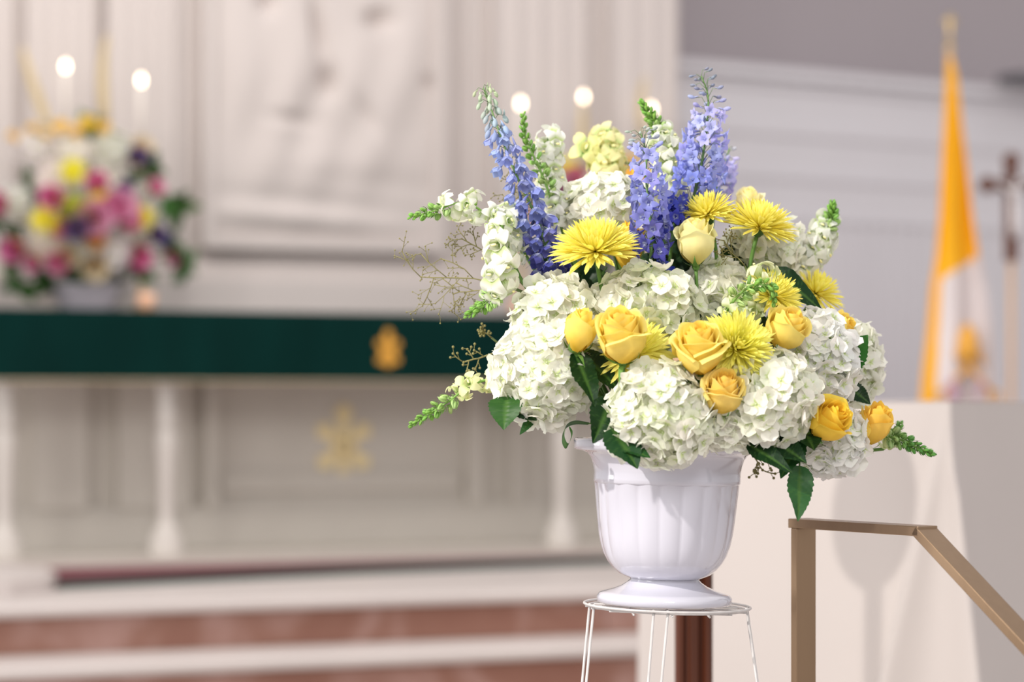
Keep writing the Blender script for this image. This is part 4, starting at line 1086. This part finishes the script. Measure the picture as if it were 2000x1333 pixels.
# dark leaves filling the heart of the bouquet
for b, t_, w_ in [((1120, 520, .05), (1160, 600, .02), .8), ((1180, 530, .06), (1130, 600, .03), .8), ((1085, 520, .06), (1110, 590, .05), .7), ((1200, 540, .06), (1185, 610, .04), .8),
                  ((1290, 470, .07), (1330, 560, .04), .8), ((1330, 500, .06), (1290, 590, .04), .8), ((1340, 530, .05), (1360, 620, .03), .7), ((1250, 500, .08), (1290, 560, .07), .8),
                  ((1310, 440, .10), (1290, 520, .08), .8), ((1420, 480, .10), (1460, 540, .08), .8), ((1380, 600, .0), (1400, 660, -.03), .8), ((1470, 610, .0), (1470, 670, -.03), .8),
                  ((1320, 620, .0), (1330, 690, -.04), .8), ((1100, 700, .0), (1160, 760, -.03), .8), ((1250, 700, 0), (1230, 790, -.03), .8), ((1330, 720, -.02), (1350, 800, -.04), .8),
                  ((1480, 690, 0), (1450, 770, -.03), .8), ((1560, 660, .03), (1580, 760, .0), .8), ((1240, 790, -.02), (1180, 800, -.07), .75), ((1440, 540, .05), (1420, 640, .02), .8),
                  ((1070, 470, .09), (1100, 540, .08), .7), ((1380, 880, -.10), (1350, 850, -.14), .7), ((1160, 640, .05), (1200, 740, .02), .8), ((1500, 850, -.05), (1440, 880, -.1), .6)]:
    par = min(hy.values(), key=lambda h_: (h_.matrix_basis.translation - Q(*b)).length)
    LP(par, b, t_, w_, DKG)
# curling leaf at the left of the rim
cur = thing('curled_leaf', 'thin curled green leaf hanging left of the urn rim', 'leaf', Matrix.Translation(Q(1150, 828, -.10)))
ci = cur.matrix_basis.inverted(); pts = catmull([ci @ Q(*p) for p in ((1150, 828, -.10), (1122, 826, -.11), (1104, 836, -.12), (1100, 858, -.12), (1108, 872, -.13), (1117, 850, -.13), (1112, 834, -.13))], 6)
def cfn(u, v):
    x = v * (len(pts) - 1); i = min(len(pts) - 2, int(x)); p = pts[i].lerp(pts[i + 1], x - i); w_ = .009 * math.sin(PI * (.08 + .88 * v)) ** .7
    return p + Vector((-.15, -1, .35)).normalized() * u * w_ + Vector((.35, 0, .2)) * u * w_
obj('blade', G().grid(4, 40, cfn, tf=lambda u, v: .5 if abs(u) < .01 else .1), M['leaf'], cur, col=MDG)
seg(cur, bez(ROOT, ROOT + Vector((-.03, -.03, .06)), Q(1180, 822, -.09), Q(1150, 828, -.10), 10), .0016, .0012, STEMC, 'petiole')

# ================================================================= ALTAR FLOWER ARRANGEMENTS (far, blurred)
def joined(kind, r):
    rr = random.Random(5); g = G()
    if kind == 'hyd':
        fl = [floret_g(rr, .030) for _ in range(3)]
        for i, p in enumerate(cap_points(42, R(120))):
            g.merge(fl[i % 3], frame(p * r * rr.uniform(.8, 1), p + Vector((rr.gauss(0, .3), rr.gauss(0, .3), 0)), rr.uniform(0, 3)))
        g.ball((0, 0, 0), r * .7, 10, 8)
    elif kind == 'mum':
        for i in range(90):
            f = (i + .5) / 90; pol = R(lerp(6, 100, f ** .6)); az = i * GA
            def fn(u, v): return (u * .10 * math.sin(PI * (.1 + .85 * v)), v, .25 * v * v)
            y = Vector((math.sin(pol) * math.cos(az), math.sin(pol) * math.sin(az), math.cos(pol))); x = y.orthogonal().normalized()
            g.merge(G().grid(2, 3, fn), Matrix((x, y, x.cross(y))).transposed().to_4x4() @ Matrix.Scale(r * lerp(.5, 1, f), 4))
    else:
        for i in range(14):
            f = i / 13; ph = i * 2.25; Rr = r * (.15 + .8 * f)
            def fn(u, v):
                th = ph + u * lerp(1.8, 1.1, f); q = Rr * (.3 + .7 * math.sin(min(1, v / .6) * PI / 2)) + r * .25 * f * max(0, v - .75) / .25
                return (q * math.cos(th), q * math.sin(th), r * 1.5 * v * (1 - .1 * u * u) - r * .7)
            g.grid(6, 5, fn)
    return g
JH = joined('hyd', .075).mesh('blossom', M['hyd']); JM = joined('mum', .06).mesh('blossom', M['mum']); JR = joined('rose', .04).mesh('blossom', M['rose'])
ord_ = ['first', 'second', 'third', 'fourth', 'fifth', 'sixth', 'seventh', 'eighth', 'ninth', 'tenth', 'eleventh', 'twelfth', 'thirteenth', 'fourteenth', 'fifteenth', 'sixteenth']
def far_set(items, v0, cxp, cyp, where):
    cen = None
    byc = {}
    for it in items: byc.setdefault(it[0], []).append(it)
    specs = {'white': (JH, (.96, .92, .91), 'hydrangea', .075), 'yellow': (JM, (1, .90, .10), 'chrysanthemum', .06), 'lime': (JM, (.55, .60, .06), 'chrysanthemum', .06), 'orange': (JM, (.96, .50, .04), 'gerbera', .06),
             'pink': (JR, (.80, .24, .48), 'rose', .04), 'rose-pink': (JR, (.85, .48, .66), 'rose', .04), 'purple': (JR, (.18, .13, .32), 'rose', .04), 'cream': (JR, (.90, .80, .60), 'rose', .04), 'golden': (JM, (1, .74, .12), 'chrysanthemum', .06)}
    for c_, lst in byc.items():
        me, col, nm, rb = specs[c_]
        for k, (_, px, py, rp) in enumerate(sorted(lst, key=lambda q: q[1])):
            dd = math.hypot((px - cxp) / 190.0, (py - cyp) / 190.0); v = v0 - .22 * math.sqrt(max(0, 1 - min(1, dd) ** 2)) + rnd.uniform(-.02, .02) - (0 if c_ == 'white' else .09); rp *= 1.12
            p = AM @ Vector((u_at(px, v), v, z_at(px, py, v))); cc = AM @ Vector((u_at(cxp, v0 + .15), v0 + .15, z_at(cxp, cyp + 30, v0)))
            sc = rp / F * p.y / rb
            t = thing(nm, 'blurred %s %s, %s %s bloom from the left in the %s altar flowers' % (c_, nm, ord_[k], c_, where), 'flower', frame(p, (p - cc) + Vector((0, -.30, 0)), rnd.uniform(0, 6)), '%s altar flowers' % where)
            obj('blossom', me, None, t, Matrix.Scale(sc, 4), jit(col, .06))
            pot = AM @ Vector((u_at(cxp, v0), v0, ZA + .12)); q = t.matrix_basis.inverted() @ pot
            obj('stem', G().tube([(0, 0, -rb * sc * .5), q * .5 + Vector((0, 0, -.05)), q], .004, 5), M['green'], t, col=(.05, .12, .03))
items = [('white', x, y, r) for x, y, r in ((72, 290, 34), (139, 300, 34), (216, 294, 34), (28, 400, 30), (209, 352, 28), (104, 348, 30), (94, 484, 34), (215, 496, 38), (154, 486, 28), (274, 450, 22), (14, 540, 26), (266, 380, 20))]
items += [('golden', x, y, r) for x, y, r in ((26, 266, 17), (64, 252, 15), (118, 246, 18), (150, 256, 17), (172, 238, 17), (202, 250, 17), (90, 262, 13))]
items += [('yellow', x, y, r) for x, y, r in ((144, 333, 28), (90, 430, 34), (192, 386, 20), (283, 424, 24))]
items += [('lime', 150, 405, 30), ('orange', 187, 466, 24)]
items += [('pink', x, y, r) for x, y, r in ((190, 358, 18), (103, 386, 20), (0, 398, 20), (216, 408, 20), (250, 425, 20), (29, 486, 22), (269, 499, 20), (336, 500, 16), (115, 512, 18), (302, 368, 14), (120, 446, 16), (66, 512, 14))]
items += [('rose-pink', 182, 425, 30), ('rose-pink', 236, 400, 26)]
items += [('purple', x, y, r) for x, y, r in ((268, 312, 18), (150, 446, 20), (242, 374, 16), (302, 458, 16), (318, 468, 12))]
items += [('cream', x, y, r) for x, y, r in ((276, 290, 18), (132, 500, 18), (185, 520, 22))]
far_set(items, .62, 160, 400, 'left')
items2 = [('yellow', 1110, 332, 30), ('pink', 1122, 352, 20), ('rose-pink', 1100, 362, 20), ('purple', 1090, 392, 20), ('yellow', 1180, 300, 28), ('white', 1150, 380, 34), ('golden', 1230, 320, 24), ('white', 1240, 400, 34), ('pink', 1060, 420, 18), ('white', 1075, 470, 30), ('pink', 1180, 440, 20), ('yellow', 1130, 450, 26)]
far_set(items2, .62, 1180, 420, 'right')
def pot(px, where):
    t = thing('altar_pot', 'white pot holding the %s altar flowers' % where, 'pot', AM @ Matrix.Translation((u_at(px, .60), .60, ZA + .004)))
    obj('bowl', G().lathe([(.001, 0), (.10, 0), (.11, .015), (.14, .07), (.165, .12), (.17, .125), (.16, .125), (.13, .06), (.001, .05)], 32), M['lilac'], t)
    obj('foam_block', G().box((-.09, -.06, .05), (.09, .06, .14)), M['leaf'], t, smooth=False, col=(.03, .08, .03))
pot(172, 'left'); pot(1180, 'right')
def plume(p0, p1, label, v=.62, r=.022):
    a = AM @ Vector((u_at(p0[0], v), v, z_at(*p0, v))); b = AM @ Vector((u_at(p1[0], v), v, z_at(*p1, v)))
    t = thing('dried_plume', label, 'plume', Matrix.Translation(b), 'tan plumes in the altar flowers'); d_ = a - b; bend = Vector((-.02, 0, .03)) * (1 if p0[0] != p1[0] else 0)
    pts = bez(Vector(), d_ * .33 + bend, d_ * .66 + bend, d_, 14)
    obj('plume_head', G().tube(pts, [r * (.55 + .45 * math.sin(PI * (.25 + .6 * i / 14))) * (1 - .45 * (i / 14) ** 2) if i < 14 else .004 for i in range(15)], 10), M['tan'], t)
    pt = AM @ Vector((u_at(160 if p0[0] < 600 else 1180, v), v, ZA + .14)) - b
    obj('stem', G().tube([(0, 0, .01), pt * .5, pt], .005, 5), M['tan'], t)
plume((44, 92), (96, 248), 'tan plume leaning left, leftmost in the left altar flowers')
plume((210, 68), (206, 236), 'straight upright tan plume in the left altar flowers')
plume((1138, 196), (1138, 300), 'tan plume under the middle candle of the right three', .70, .024)
plume((1262, 150), (1256, 260), 'tan plume just left of the rightmost candle', .70, .020)
# green foliage of the left arrangement
_lf = leaf_g(.12, .075, .0, 10, .2, .2, .03, 3).mesh('leaf', M['leaf'])
def foliage(spots, v0, where, cxp):
    for k, (px, py) in enumerate(sorted(spots)):
        v = v0 - .08; p = AM @ Vector((u_at(px, v), v, z_at(px, py, v)))
        t = thing('leafy_sprig', 'dark green leafy sprig, %s from the left in the %s altar flowers' % (ord_[k], where), 'foliage', Matrix.Translation(p), '%s altar foliage' % where)
        for j in range(7):
            d_ = Vector((rnd.gauss(0, 1), rnd.gauss(-.4, .6), rnd.gauss(0, 1))).normalized()
            obj('leaf', _lf, None, t, basis(Vector(), d_, Vector((0, -1, .3))) @ Matrix.Scale(rnd.uniform(.5, .95), 4), jit((.04, .11, .025), .3))
        q = (AM @ Vector((u_at(cxp, v0), v0, ZA + .14))) - p
        obj('stem', G().tube([(0, 0, 0), q * .5 + Vector((0, .04, 0)), q], .004, 5), M['green'], t, col=(.05, .12, .03))
foliage([(60, 350), (48, 375), (8, 440), (100, 545), (150, 535), (215, 548), (262, 530), (298, 330), (345, 408), (332, 480), (362, 522), (20, 505), (130, 410), (250, 350), (180, 260), (40, 560)], .60, 'left', 160)
foliage([(1060, 380), (1100, 420), (1140, 350), (1200, 360), (1230, 440), (1090, 500), (1160, 510)], .60, 'right', 1180)
